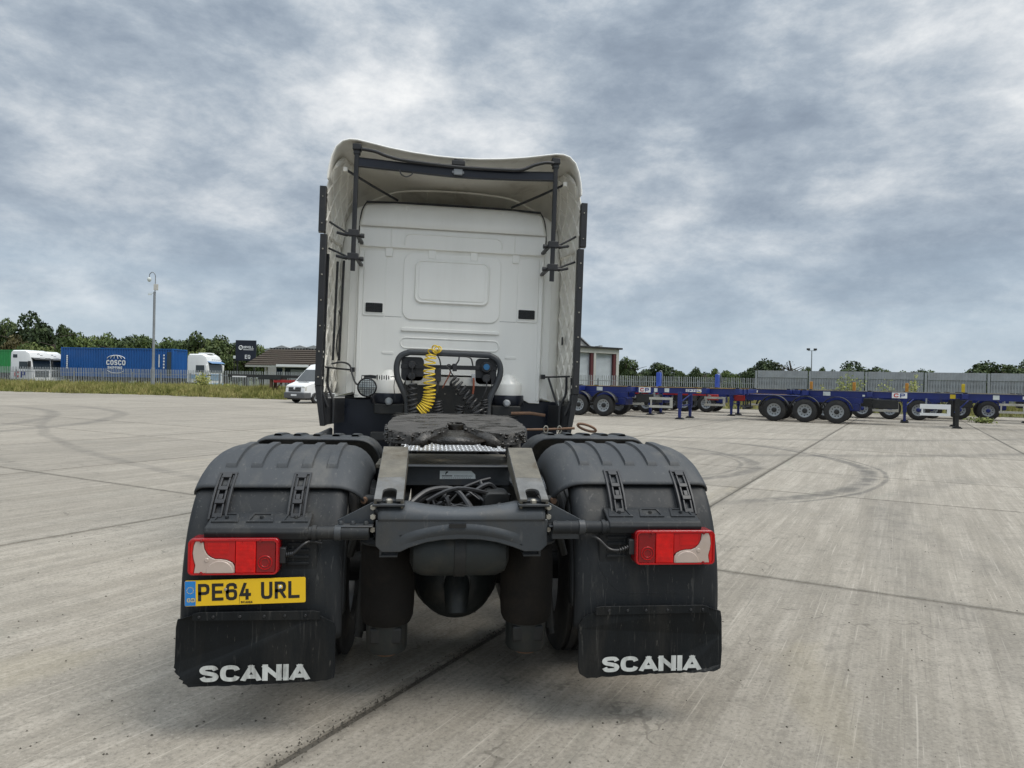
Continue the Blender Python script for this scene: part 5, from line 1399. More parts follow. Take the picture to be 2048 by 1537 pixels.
def trunk_mesh(seed, nl=7):
    r_ = random.Random(seed)
    mb = MB().tube([(0, 0, -.05), (.02, .01, .35), (0, .03, .7), (.03, 0, 1.0)], [.045, .034, .026, .012], 8)
    for k in range(nl):
        a = r_.uniform(0, 6.28); z = r_.uniform(.30, .75); L = r_.uniform(.22, .42)
        mb.tube([(0, 0, z), (math.cos(a) * L * .5, math.sin(a) * L * .5, z + L * .35), (math.cos(a) * L, math.sin(a) * L, z + L * .62)], [.018, .011, .004], 5)
    return mb.mesh('trunk', 'bark')
TRUNKS = [trunk_mesh(i) for i in range(3)]
BARE = trunk_mesh(77, 22)
tree_i = 0
def tree(label, px, top, D, hw, kind_='dark', group=None, depth_scale=0.8, base=0.05):
    global tree_i
    x, y = at(px, D)
    H = zat(px, top, D)
    wid = hw * 1.28 * D / FPX
    o = thing('tree', label, 'tree', (x, y, -0.06), random.uniform(0, 6.28), group)
    c0 = H * base
    link_mesh('trunk', BARE if kind_ == 'sparse' else TRUNKS[tree_i % 3], o, (0, 0, 0), (0, 0, 0), (H * (1.2 if kind_ == 'sparse' else 1.6), H * (1.2 if kind_ == 'sparse' else 1.6), H * (.98 if kind_ == 'sparse' else .80)))
    ms = CROWNS[kind_]
    link_mesh('crown', ms[tree_i % len(ms)], o, (0, 0, c0), (0, 0, 0), (wid, wid * depth_scale, (H - c0)))
    tree_i += 1
    return o
GL, GR_ = 'trees beyond the left fence', 'trees beyond the right fences'
for t in [('tall oak at the far left edge above the green container', 8, 632, 112, 34, 'dark'),
          ('tallest round oak rising above the two white lorries', 66, 622, 112, 46, 'dark'),
          ('small rounded oak top just right of the tallest oak', 128, 647, 122, 22, 'dark'),
          ('brownish leafy tree low behind the green container', 28, 668, 100, 40, 'brown'),
          ('light green shrub behind the left white lorries', 72, 684, 90, 30, 'light'),
          ('mid green tree behind the left end of the blue container', 112, 668, 104, 36, 'mid'),
          ('bushy tree above the white container code at the left end', 158, 662, 108, 36, 'mid'),
          ('tree crown above the left half of the blue container', 205, 663, 110, 36, 'mid'),
          ('tree crown above the middle of the blue container', 252, 666, 108, 36, 'dark'),
          ('leafy tree directly behind the camera mast', 300, 667, 110, 34, 'mid'),
          ('tree just right of the camera mast above the container', 342, 672, 106, 32, 'mid'),
          ('dense dark oak behind the white lorry with blue visor', 396, 661, 108, 40, 'dark'),
          ('light green bush low behind the white lorry with blue visor', 388, 694, 92, 26, 'light'),
          ('dark oak left of the navy sign board', 452, 669, 104, 36, 'dark'),
          ('dark tree right behind the navy sign board', 492, 680, 106, 30, 'dark'),
          ('small tree showing over the left end of the brown roof', 526, 688, 112, 22, 'mid')]:
    tree(*t, group=GL)
for t in [('round dark oak right beside the grey shed', 1250, 711, 118, 27, 'dark'),
          ('low tree gap filler left of the broad oak over the palisade', 1285, 737, 125, 22, 'dark'),
          ('broad dark oak behind the left blue upright', 1320, 724, 112, 32, 'dark'),
          ('small tree right of the left blue upright', 1362, 738, 120, 20, 'dark'),
          ('small pointed tree midway between the two blue uprights', 1396, 732, 118, 17, 'dark'),
          ('pale green tree left of the right blue upright', 1424, 735, 112, 17, 'mid'),
          ('light green bush right of the right blue upright', 1456, 739, 104, 22, 'mid'),
          ('low dark tree where the two right fences meet', 1496, 731, 112, 22, 'dark'),
          ('large dark oak behind the start of the solid fence', 1542, 715, 110, 36, 'dark'),
          ('thin bare branched tree beside the large oak', 1580, 720, 106, 16, 'sparse'),
          ('small round tree left of the floodlight mast', 1612, 732, 120, 16, 'dark'),
          ('small round tree right of the floodlight mast', 1640, 732, 120, 14, 'dark'),
          ('low tree between the floodlight mast and the wide oak', 1668, 737, 124, 16, 'dark'),
          ('wide flat topped oak above the yellow weeds', 1716, 721, 116, 42, 'dark'),
          ('distant low tree right of the wide oak', 1772, 738, 128, 20, 'dark'),
          ('distant row tree with rounded top over the solid fence', 1806, 740, 128, 20, 'mid'),
          ('dark distant tree above the CP sign on the near trailer', 1836, 736, 124, 22, 'dark'),
          ('lighter distant tree above the yellow marker', 1870, 739, 126, 24, 'mid'),
          ('low distant tree far right of the lighter one', 1908, 745, 130, 22, 'dark'),
          ('thin wispy tree left of the big right hand oak', 1934, 738, 118, 16, 'sparse'),
          ('big rounded oak at the far right', 1986, 719, 114, 46, 'dark'),
          ('oak cut by the right edge of the picture', 2046, 716, 110, 34, 'dark')]:
    tree(*t, group=GR_)

r_ = random.Random(4)
for k in range(15):
    tree('tree in the unbroken wooded belt behind the blue container', 96 + k * 27 + r_.uniform(-6, 6), 672 + k * .6 + r_.uniform(-4, 5), 128 + r_.uniform(-6, 8), 34, r_.choice(('dark', 'mid')), 'wooded belt at the left')
for k in range(30):
    tree('tree in the low distant tree line along the right horizon', 1225 + k * 28 + r_.uniform(-7, 7), 742 + k * .35 + r_.uniform(-3, 3), 148 + r_.uniform(-6, 8), 24, r_.choice(('dark', 'dark', 'mid')), 'low tree line at the right')

# ---- left palisade fence ----------------------------------------------------
def pale_mesh(h, w=.065):
    mb = MB()
    prof = [(-w / 2, 0), (-w / 4, -.018), (w / 4, -.018), (w / 2, 0)]
    vs = [(a, b, z) for z in (0, h - .09) for a, b in prof] + [(-w * .45, 0, h - .04), (-w * .12, -.010, h), (w * .12, -.010, h), (w * .45, 0, h - .04)]
    fs = [(r0 * 4 + i, r0 * 4 + i + 1, r0 * 4 + 5 + i, r0 * 4 + 4 + i) for r0 in range(2) for i in range(3)]
    return mb.add(vs, fs).mesh('pale', 'galv', smooth=False)
def palisade(name, label, p0, p1, h, pitch, bay):
    dx, dy = p1[0] - p0[0], p1[1] - p0[1]; L = math.hypot(dx, dy); a = math.atan2(dy, dx)
    o = thing(name, label, 'fence', (p0[0], p0[1], 0.0), a)
    pm_ = pale_mesh(h)
    for k in range(int(L / pitch)):
        link_mesh('pale', pm_, o, (k * pitch, random.uniform(-.005, .005), .04), (0, random.gauss(0, .006), 0))
    pme = MB().b(-.05, .05, .03, .09, -.1, h - .25).mesh('post', 'galv_dark', smooth=False)
    for k in range(int(L / bay) + 1): link_mesh('post', pme, o, (k * bay, 0, 0))
    for z in (.40, h - .45):
        MB().b(0, L, .006, .026, z, z + .05).build('rail', 'galv_dark', o, smooth=False)
    return o
palisade('palisade_fence', 'grey steel palisade fence running across the left behind the grass', at(-25, 66.5), at(640, 65.5), 2.12, .158, 2.75)
palisade('palisade_fence', 'grey steel palisade fence in front of the grey shed', at(1130, 60), at(1518, 58), 2.35, .158, 2.75)

# ---- solid steel fence on the right ----------------------------------------
P0, P1 = np.array(at(1512, 55.5)), np.array(at(2110, 48.5))
Lf_ = float(np.linalg.norm(P1 - P0)); af = math.atan2(P1[1] - P0[1], P1[0] - P0[0])
sf = thing('steel_fence', 'tall solid corrugated steel fence behind the trailers on the right', 'fence', (P0[0], P0[1], 0), af)
nb = 5; bw_ = Lf_ / nb
HF = 2.95
cor = MB()
x = 0.0; pts = []
while x < bw_ - .30:
    for dx_, y_ in ((0, 0), (.075, 0), (.10, .035), (.155, .035), (.18, 0)):
        pts.append((.12 + x + dx_, y_))
    x += .18
cor.add([(a, b, 0.02) for a, b in pts] + [(a, b, 2.38) for a, b in pts], [(i, i + 1, len(pts) + i + 1, len(pts) + i) for i in range(len(pts) - 1)])
corm = cor.mesh('panel', 'galv', smooth=False)
topm = MB()
pts2 = []
x = 0.0
while x < bw_ - .30:
    for dx_, y_ in ((0, -.05), (.09, -.05), (.095, -.04), (.175, -.04), (.18, -.05)):
        pts2.append((.12 + x + dx_, y_))
    x += .18
topm.add([(a, b, 2.40) for a, b in pts2] + [(a, b, HF) for a, b in pts2], [(i, i + 1, len(pts2) + i + 1, len(pts2) + i) for i in range(len(pts2) - 1)])
topmm = topm.mesh('top_panel', 'galv', smooth=False)
slm = MB()
x = .25
while x < bw_ - .25:
    slm.b(x, x + .045, -.012, -.004, 1.86, 2.10); x += .18
slmm = slm.mesh('slot_row', 'galv_dark', smooth=False)
pom = MB().b(-.07, .07, -.09, .05, 0, HF - .02).mesh('post', 'galv', smooth=False)
for k in range(nb):
    link_mesh('panel', corm, sf, (k * bw_, 0, 0))
    link_mesh('top_panel', topmm, sf, (k * bw_, 0, 0))
    link_mesh('slot_row', slmm, sf, (k * bw_, 0, 0))
for k in range(nb + 1): link_mesh('post', pom, sf, (k * bw_, 0, 0))

# ---- camera mast -------------------------------------------------------------
x, y = at(306, 62)
mast = thing('camera_mast', 'tall grey steel mast with dome camera on a swan neck', 'mast', (x, y, 0))
sc_ = 62 / FPX
zt = zat(309, 584, 62)
MB().lathe([(.19, -.05), (.18, .10), (.18, zat(306, 740, 62)), (.15, zat(306, 737, 62)), (.115, zat(306, 733, 62)), (.105, zt), (0, zt)], (0, 0, 0), 'z', 8).build('column', 'galv_dark', mast, ang=20)
nk = spline([(.03, 0, zt), (.05, 0, zat(311, 560, 62)), (.02, 0, zat(310, 550, 62)), (-.20, 0, zat(306, 545, 62)), (-.42, 0, zat(301, 549, 62)), (-.46, 0, zat(300, 556, 62))], 6)
MB().tube(nk, .035, 8).build('swan_neck', 'galv_dark', mast)
zd = zat(300, 559, 62)
MB().lathe([(0, .18), (.10, .17), (.16, .10), (.17, .0), (.15, -.10), (.09, -.19), (0, -.22)], (-.46, 0, zd - .02), 'z', 14).build('dome_camera', 'label_white', mast)
MB().b(-.04, .30, -.14, .02, zat(309, 581, 62), zat(309, 569, 62)).build('equipment_box', 'wall_white', mast, bevel=.01)
MB().b(-.52, .02, -.04, 0, zt - .16, zt - .12).b(-.50, -.25, -.10, .02, zt - .30, zt - .20).build('floodlight_arm', 'label_white', mast)

# ---- floodlight mast on the right --------------------------------------------
x, y = at(1622, 95)
fm = thing('floodlight_mast', 'slim mast with twin floodlights behind the solid fence', 'mast', (x, y, 0))
zt = zat(1622, 702, 95)
MB().lathe([(.10, 0), (.055, zt), (0, zt)], (0, 0, 0), 'z', 8).build('column', 'galv_dark', fm)
MB().b(-.55, .55, -.03, .03, zt - .02, zt + .04).build('cross_arm', 'galv_dark', fm)
for s in (-1, 1):
    MB().b(min(s * .30, s * .68), max(s * .30, s * .68), -.12, .12, zt + .06, zt + .32).build('floodlight', 'chassis_dark', fm, bevel=.02)

# ---- shipping containers -------------------------------------------------------
def container(name, label, cat_loc, rz, L, Wd, H, z0, mat):
    o = thing(name, label, 'container', (cat_loc[0], cat_loc[1], z0), rz)      # origin: near right lower corner; box runs to -x and +y
    def corr(n, length):
        out = []; p = length / n
        for k in range(n):
            x = k * p
            out += [(x, 0), (x + p * .30, 0), (x + p * .45, .055), (x + p * .80, .055), (x + p * .95, 0)]
        return out + [(length, 0)]
    cs_ = corr(int(L / .28), L - .30)
    for nm, off, flip in (('side_wall', 0.0, 1), ('side_wall', Wd, -1)):
        MB().add([(-.15 - a, off + .02 * flip + b * flip, z) for z in (.16, H - .12) for a, b in cs_], [(i, i + 1, len(cs_) + i + 1, len(cs_) + i) for i in range(len(cs_) - 1)]).build(nm, mat, o, smooth=False)
    ce = corr(9, Wd - .24)
    for xx, fl in ((-.03, -1), (-L + .03, 1)):
        MB().add([(xx + b * fl, .12 + a, z) for z in (.16, H - .12) for a, b in ce], [(i, i + 1, len(ce) + i + 1, len(ce) + i) for i in range(len(ce) - 1)]).build('end_wall', mat, o, smooth=False)
    MB().b(-L + .05, -.05, .05, Wd - .05, H - .09, H - .06).build('roof', mat, o)
    MB().b(-L + .05, -.05, .05, Wd - .05, .10, .15).build('floor', 'container_grey', o)
    for xx in (-.15, -L):
        for yy in (0, Wd - .12):
            MB().b(xx, xx + .15, yy, yy + .12, 0, H).build('corner_post', mat, o, bevel=.01)
    for zz_ in (0, H - .12):
        for yy in (0.0, Wd - .06):
            MB().b(-L + .16, -.16, yy, yy + .06, zz_, zz_ + (.16 if zz_ == 0 else .11)).build('rail', mat, o)
        for xx in (-.10, -L):
            MB().b(xx, xx + .10, .13, Wd - .13, zz_, zz_ + .12).build('rail', mat, o)
    return o
CA = R(-14)
cpos = at(345, 70)
ctop = zat(345, 698, 70)
blue = container('shipping_container', 'long blue shipping container with white COSCO SHIPPING lettering behind the palisade fence', cpos, CA, 12.19, 2.44, 2.90, ctop - 2.90, 'container_blue')
lt = MB()
def CF(x, z, k): return (x, -.012 - k, z)
lettering(lt, 'COSCO', -7.15, 1.18, .52, .37, .115, .06, CF, .001)
lettering(lt, 'SHIPPING', -7.02, .80, .26, .19, .060, .05, CF, .001)
lt.build('lettering', 'sign_white', blue, smooth=False)
lg = MB()
cx_, cz_ = -6.1, 1.24
for rx in (1.0, .62, .22):
    lg.tube([(cx_ + rx * .98 * math.cos(R(a)), -.02, cz_ + .52 + .40 * math.sin(R(a))) for a in range(8, 173, 8)], .035, 5)
lg.tube([(cx_ + .98 * math.cos(R(a)), -.02, cz_ - .42 + .42 * math.sin(R(a))) for a in range(205, 336, 8)], .03, 5)
lg.build('globe_emblem', 'sign_white', blue)
cd = MB()
for k in range(7): cd.b(-11.55, -11.38, -.016, -.012, 1.95 - k * .20, 2.10 - k * .20)
for k in range(5): cd.b(-1.02, -.86, -.016, -.012, 2.15 - k * .30, 2.32 - k * .30)
cd.b(-1.50, -1.40, -.016, -.012, 1.05, 2.30)
cd.build('code_marks', 'sign_white', blue, smooth=False)
MB().b(-.62, -.16, -.012, .002, .2, 2.58).build('grey_panel', 'container_grey', blue)
gpos = at(43, 84)
green = container('shipping_container', 'green shipping container at the far left edge', gpos, R(-26), 12.19, 2.44, 2.72, zat(43, 700, 84) - 2.72, 'container_green')

# ---- lorry wheels shared -------------------------------------------------------
def wheel_parts(rad, wid, hub='rim', nut=True):
    w2 = wid / 2
    ty = MB().lathe([(rad * .55, -w2 * .8), (rad * .62, -w2), (rad * .85, -w2), (rad * .97, -w2 * .85), (rad, -w2 * .6), (rad, w2 * .6), (rad * .97, w2 * .85), (rad * .85, w2), (rad * .62, w2), (rad * .55, w2 * .8)], (0, 0, 0), 'y', 32).mesh('wheel', 'tyre', ang=30)
    rm = MB().lathe([(rad * .57, -w2 * .86), (rad * .54, -w2 * .84), (rad * .50, -w2 * .55), (rad * .34, -w2 * .40), (rad * .20, -w2 * .42)], (0, 0, 0), 'y', 28).lathe([(rad * .57, w2 * .86), (rad * .50, w2 * .5), (0, w2 * .4)], (0, 0, 0), 'y', 20).mesh('rim', 'galv', ang=30)
    hb = MB().lathe([(rad * .21, -w2 * .40), (rad * .20, -w2 * .80), (rad * .13, -w2 * .98), (0, -w2 * 1.0)], (0, 0, 0), 'y', 16)
    hl = MB()
    for k in range(10):
        a = R(36 * k)
        hl.lathe([(0, -w2 * .49), (rad * .055, -w2 * .49), (rad * .055, -w2 * .40)], (rad * .40 * math.sin(a), 0, rad * .40 * math.cos(a)), 'y', 8)
    return ty, rm, hb.mesh('hub', hub), hl.mesh('hand_hole', 'ink')
WB = wheel_parts(.525, .38, 'chassis_dark'); WBL = wheel_parts(.525, .38, 'trailer_blue')
def put_wheel(parent, x, y, z, W_, flip=False):
    w = link_mesh('wheel', W_[0], parent, (x, y, z), (0, random.uniform(0, 6), math.pi if flip else 0))
    link_mesh('rim', W_[1], w); link_mesh('hub', W_[2], w); link_mesh('hand_hole', W_[3], w)
    return w

# ---- skeletal container trailers ------------------------------------------------
VA = UDIR - R(90)
def trailer(label, u, v_axle, hub=WB, leg=6.1, front=10.4, cp=None, guard='silver_guard', red=False, stripe=False, scale=1.06, number=True, big_guard=False, upright=None, wheels=(0, 1, 2), group='blue skeletal trailers'):
    """origin on the ground at the near side under the rear axle; +x forward, +y away to the far side"""
    x, y = uv2w(u, v_axle)
    o = thing('skeletal_trailer', label, 'trailer', (x, y, 0), VA, group)
    o.scale = (scale, scale, scale)
    bl = 'trailer_blue'
    for yy in (.72, 1.62):
        bm = MB().b(-1.35, 3.6, yy, yy + .16, .92, 1.16).b(1.4, front, yy, yy + .16, 1.17, 1.44)
        bm.prism([(1.0, 1.16), (1.4, 1.165), (1.4, 1.44), (1.15, 1.40)], 'y', yy + .002, yy + .158)
        bm.build('main_beam', bl, o, bevel=.008)
        MB().b(1.42, front, yy - .03, yy + .19, 1.441, 1.462).build('beam_flange', 'galv_dark' if not stripe else 'trailer_yellow', o)
    MB().b(-1.3, .9, .66, 1.84, 1.161, 1.20).build('rear_deck', 'trailer_yellow' if stripe else bl, o, bevel=.004)
    for xx in (-1.3, 1.3, 3.9, 7.4, front - .15):
        MB().b(xx - .10, xx + .10, .0, 2.5, 1.22, 1.43).build('bolster', bl, o, bevel=.01)
        for yy in (.02, 2.34):
            MB().b(xx - .08, xx + .08, yy, yy + .14, 1.431, 1.50).build('twist_lock', 'chassis_dark', o, bevel=.02)
    for k in wheels:
        xx = k * 1.31
        put_wheel(o, xx, .19, .525, hub); put_wheel(o, xx, 2.31, .525, hub, True)
        MB().tube([(xx, .3, .525), (xx, 2.2, .525)], .07, 8).build('axle', 'chassis_dark', o)
        for yy in (.0, 2.12):
            mg = MB()
            mg.add([(xx + .64 * math.cos(R(a)), yy + q, .56 + .62 * math.sin(R(a))) for a in range(10, 171, 10) for q in (0, .40)], [(2 * i, 2 * i + 1, 2 * i + 3, 2 * i + 2) for i in range(16)])
            mg.build('mudguard', 'black_plastic', o, solid=.03)
    MB().b(-1.42, -1.34, .15, 2.35, .48, .60).b(-1.40, -1.34, .6, .7, .6, .95).b(-1.40, -1.34, 1.8, 1.9, .6, .95).build('rear_bumper', 'chassis', o, bevel=.008)
    MB().b(2.9, 3.5, .74, 1.76, .55, .90).build('air_tank', bl, o, bevel=.05)
    # landing legs
    for yy in (.30, 2.10):
        lg_ = MB().b(leg - .085, leg + .085, yy - .08, yy + .08, .50, 1.24).b(leg - .06, leg + .06, yy - .06, yy + .06, .06, .55).build('landing_leg', bl if not big_guard else 'chassis_dark', o, bevel=.008)
        MB().prism([(leg - .20, 0), (leg + .20, 0), (leg + .12, .08), (leg - .12, .08)], 'y', yy - .14, yy + .14).build('foot', 'chassis_dark', lg_)
    MB().tube([(leg, .30, .75), (leg + .4, .72, 1.16)], .03, 6).tube([(leg, .30, .62), (leg, 2.1, .62)], .03, 6).build('leg_brace', bl, o)
    # side guard
    if guard:
        g0, g1 = (leg - 1.35, leg - .25)
        gz = (.50, .98)
        gd = MB().b(g0, g1, -.02, .02, gz[1] - .11, gz[1]).b(g0, g1, -.02, .02, gz[0], gz[0] + .11).b(g1 - .13, g1, -.019, .019, gz[0] + .11, gz[1] - .11).b(g0 + .06, g0 + .12, -.015, .05, gz[0] + .11, gz[1] - .11)
        if big_guard: gd.b(g0, g1, -.022, .018, gz[1] - .20, gz[1] - .11)
        gd.build('side_guard', guard, o, bevel=.004)
        MB().b(g0 + .2, g0 + .26, -.0, .8, 1.0, 1.05).b(g0 + .2, g0 + .26, .02, .06, .98, 1.22).build('guard_arm', 'galv_dark', o)
    MB().b(4.0, 5.0, .72, 1.76, .70, 1.10).build('locker', 'chassis_dark', o, bevel=.03)
    if cp is not None:
        pl_ = MB().b(cp, cp + .58, .70, .712, 1.185, 1.43).build('sign_plate', 'sign_white', o)
        a = MB(); lettering(a, 'C', cp + .07, 1.22, .175, .19, .042, 0, lambda x, z, k: (x, .697 - k, z)); a.build('letter', 'cp_red', pl_, smooth=False)
        a = MB(); lettering(a, 'P', cp + .31, 1.22, .175, .19, .042, 0, lambda x, z, k: (x, .697 - k, z)); a.build('letter', 'cp_blue', pl_, smooth=False)
    if number:
        nx = front - 2.6
        pl_ = MB().b(nx, nx + .85, .702, .714, 1.26, 1.38).build('number_board', 'sign_white', o)
        a = MB(); lettering(a, 'CPT0L1', nx + .04, 1.28, .08, .10, .022, .03, lambda x, z, k: (x, .699 - k, z)); a.build('lettering', 'cp_blue', pl_, smooth=False)
        for xx, ww, mt in ((2.0, .30, 'label_white'), (3.6, .10, 'label_white'), (4.9, .16, 'label_white'), (front - 3.6, .22, 'label_white'), (6.9, .2, 'yellow_post')):
            MB().b(xx, xx + ww, .706, .716, 1.22, 1.40 if ww > .12 else 1.30).build('marker_label', mt, o)
    if red:
        MB().b(1.2, 5.8, .50, .56, 1.02, 1.12).build('red_rail', 'trailer_red', o)
        for xx in (5.9, 7.3):
            MB().b(xx, xx + .55, .40, .70, .80, 1.10).build('red_box', 'trailer_red', o, bevel=.02)
    if upright is not None:
        up = MB().prism(rrect(upright, upright + .22, 1.42, 2.26, .06), 'y', .9, 1.2).build('upright_post', M_up, o, bevel=.01)
        MB().tube(spline([(upright + .30, 1.0, 1.45), (upright + .34, 1.0, 2.0), (upright + .26, 1.0, 2.34), (upright + .12, 1.0, 2.28)], 5), .03, 6).build('upright_hose', 'galv_dark', o)
    return o
M['upright_blue'] = paint('upright_blue', (0.045, 0.10, 0.46), 0.45, 0, 0.15, 4, 0, 1, 0.2)
M_up = 'upright_blue'
near = trailer('near blue skeletal trailer with three clear wheels and the right hand CP sign', 33.55, -3.75, WB, 7.15, 12.0, 4.75, guard='white_paint', big_guard=True)
trailer('blue skeletal trailer nearest the white cab with yellow edged deck and left hand CP sign', 30.95, -14.35, WB, 6.25, 9.0, 4.15, stripe=True, number=True)
trailer('blue skeletal trailer with red rail standing behind the left hand CP trailer', 37.6, -14.3, WB, 7.2, 10.2, None, red=True, upright=2.9)
for i_, x_ in enumerate((1.25, 3.1, 5.25, 7.4)):
    MB().b(x_, x_ + .13, 2.36, 2.44, 1.44, 1.86).build('stake', 'orange_post' if i_ < 3 else 'yellow_post', near, bevel=.01)
trailer('blue skeletal trailer in the third row behind the pair of landing legs', 41.8, -11.8, WB, 6.4, 9.6, None, stripe=True, upright=2.9)
trailer('blue skeletal trailer with yellow stripe between the two CP signs', 37.4, -4.6, WB, 6.05, 10.6, None, stripe=True, guard='silver_guard')
trailer('blue skeletal trailer with blue wheel hubs in the third row on the right', 41.9, -.3, WBL, 7.4, 10.5, None, number=False)
trailer('blue skeletal trailer whose landing legs stand below the left hand CP sign', 34.5, -17.6, WB, 6.85, 9.4, None, number=True)
trailer('blue skeletal trailer in the far row behind the white side guard', 45.6, 3.2, WBL, 6.4, 10.4, None, stripe=True, number=False)
trailer('dark blue trailer cut off by the right edge of the picture', 36.2, 9.4, WB, 6.4, 10.0, None, stripe=True)

# ---- far lorries -----------------------------------------------------------------
def lorry(label, pos, rz, blue_trim=False, cp=False, scale=1.0):
    """cab-over lorry, origin on the ground under the middle of its nose; +x forward"""
    o = thing('parked_lorry', label, 'lorry', (pos[0], pos[1], 0), rz)
    o.scale = (scale,) * 3
    sec = [(-2.25, 1.20, 1.0, 3.60), (-2.1, 1.23, .98, 3.72), (-.75, 1.24, .95, 3.74), (-.35, 1.23, .95, 3.52), (-.16, 1.22, .95, 3.08), (-.04, 1.19, .95, 2.3), (0, 1.16, .95, 1.2)]
    mb = MB()
    n = 0
    for x_, w_, zb_, zt_ in sec:
        ring = [(-w_, zb_), (-w_, zt_ - .35), (-w_ + .05, zt_ - .09), (-w_ + .18, zt_), (w_ - .18, zt_), (w_ - .05, zt_ - .09), (w_, zt_ - .35), (w_, zb_)]
        mb.v += [(x_, a, b) for a, b in ring]; n += 1
    mb.f += [(j * 8 + i, j * 8 + (i + 1) % 8, (j + 1) * 8 + (i + 1) % 8, (j + 1) * 8 + i) for j in range(n - 1) for i in range(8)]
    mb.f += [tuple(range(7, -1, -1)), tuple(range((n - 1) * 8, n * 8))]
    cabx = mb.build('cab', 'white_paint', o, ang=35, bevel=.03)
    MB().add([(-.10, -1.05, 2.88), (-.10, 1.05, 2.88), (.03, 1.06, 1.98), (.03, -1.06, 1.98), (-.16, -1.05, 2.88), (-.16, 1.05, 2.88), (-.04, 1.06, 1.98), (-.04, -1.06, 1.98)], [(0, 1, 2, 3), (4, 7, 6, 5), (0, 4, 5, 1), (1, 5, 6, 2), (2, 6, 7, 3), (3, 7, 4, 0)]).build('windscreen', 'glass_dark', o)
    MB().add([(-.20, -1.16, 3.06), (-.20, 1.16, 3.06), (.24, 1.10, 2.86), (.24, -1.10, 2.86), (-.20, -1.16, 3.0), (-.20, 1.16, 3.0), (.24, 1.10, 2.82), (.24, -1.10, 2.82)], [(0, 1, 2, 3), (4, 7, 6, 5), (0, 4, 5, 1), (1, 5, 6, 2), (2, 6, 7, 3), (3, 7, 4, 0)]).build('sun_visor', 'visor_blue' if blue_trim else 'chassis_dark', o)
    for s in (-1, 1):
        MB().b(-1.35, -.45, min(s * 1.215, s * 1.25), max(s * 1.215, s * 1.25), 1.95, 2.65).build('side_window', 'glass_dark', o, bevel=.03)
        MB().b(-.25, -.05, min(s * 1.27, s * 1.48), max(s * 1.27, s * 1.48), 1.95, 2.70).build('mirror', 'white_paint' if blue_trim else 'chassis_dark', o, bevel=.05)
        MB().b(-.01, .06, min(s * .72, s * 1.12), max(s * .72, s * 1.12), .72, .95).build('headlight', 'lamp_lens', o, bevel=.03)
        put_wheel(o, -1.35, s * 1.02, .525, WB, s > 0)
        put_wheel(o, -5.0, s * .95, .525, WB, s > 0)
    gr = MB()
    for k in range(5): gr.b(.0, .045, -.85, .85, 1.22 + k * .13, 1.29 + k * .13)
    gr.build('grille', 'chassis_dark' if not blue_trim else 'stripe_blue', o, bevel=.01)
    MB().b(-.5, .07, -1.20, 1.20, .45, .94).build('bumper', 'white_paint' if not blue_trim else 'stripe_blue', o, bevel=.06)
    MB().b(-5.9, -2.2, -.42, .42, .78, 1.02).build('frame', 'chassis_dark', o)
    if not blue_trim:
        MB().b(-2.0, -1.55, -1.246, -1.235, 3.0, 3.32).build('roof_window', 'glass_dark', o)
        MB().b(.0, .06, -.30, .30, 2.98, 3.12).build('lamp_bar', 'sign_white', o)
        em = MB().tube([(-.28, -.16 + .12 * math.cos(R(a)), 3.34 + .09 * math.sin(R(a))) for a in range(0, 360, 30)], .02, 5, True).b(-.26, -.22, -.02, .30, 3.25, 3.29)
        em.build('emblem', 'chassis_dark', o)
    else:
        MB().b(-2.0, -.15, -1.262, -1.245, 1.35, 1.75).build('blue_stripe', 'stripe_blue', o)
        for k in range(5): MB().lathe([(0, -.02), (.075, -.02), (.08, .06), (0, .08)], (.06, -.72 + k * .36, 3.16), 'z', 10).build('roof_lamp', 'lamp_lens', o)
        MB().b(-1.6, -.5, -.5, .5, 3.74, 3.86).build('roof_hatch', 'white_paint', o, bevel=.05)
    if cp:
        a = MB(); lettering(a, 'C', -1.80, 1.12, .62, .52, .17, 0, lambda x, z, k: (x, -1.262 - k, z)); a.build('letter', 'cp_red', o, smooth=False)
        a = MB(); lettering(a, 'P', -1.15, 1.12, .62, .52, .17, 0, lambda x, z, k: (x, -1.262 - k, z)); a.build('letter', 'cp_blue', o, smooth=False)
    return o
lorry('white lorry with red and blue CP letters on its side at far left', at(84, 68.5), R(-14), cp=True)
q = at(80, 69.5)
lorry('white lorry partly hidden behind the one with CP letters', at(111, 72), R(-14))
lorry('white lorry with blue sun visor and blue stripe before the blue container', at(432, 69.0), R(-16), True)
# running gear under the blue container
o = thing('container_trailer', 'trailer carrying the blue container, half hidden by the fence', 'trailer', (cpos[0], cpos[1], 0), CA)
zc_ = ctop - 2.90
MB().b(-12.0, -.2, .7, .9, zc_ - .32, zc_ - .01).b(-12.0, -.2, 1.55, 1.75, zc_ - .32, zc_ - .01).build('main_beam', 'chassis_dark', o)
for k in range(3):
    for yy, fl in ((.2, False), (2.24, True)): put_wheel(o, -10.8 + k * 1.31, yy, .525, WB, fl)
o = thing('container_trailer', 'trailer carrying the green container at the far left', 'trailer', (gpos[0], gpos[1], 0), R(-26))
zg_ = zat(43, 700, 84) - 2.72
MB().b(-12.0, -.2, .7, .9, zg_ - .32, zg_ - .01).b(-12.0, -.2, 1.55, 1.75, zg_ - .32, zg_ - .01).build('main_beam', 'chassis_dark', o)
for k in range(3):
    for yy, fl in ((.2, False), (2.24, True)): put_wheel(o, -10.8 + k * 1.31, yy, .525, WB, fl)
for k, yy in ((-2.0, .3), (-2.0, 2.1)): MB().b(k - .08, k + .08, yy - .08, yy + .08, 0, zg_ - .02).build('landing_leg', 'chassis_dark', o)

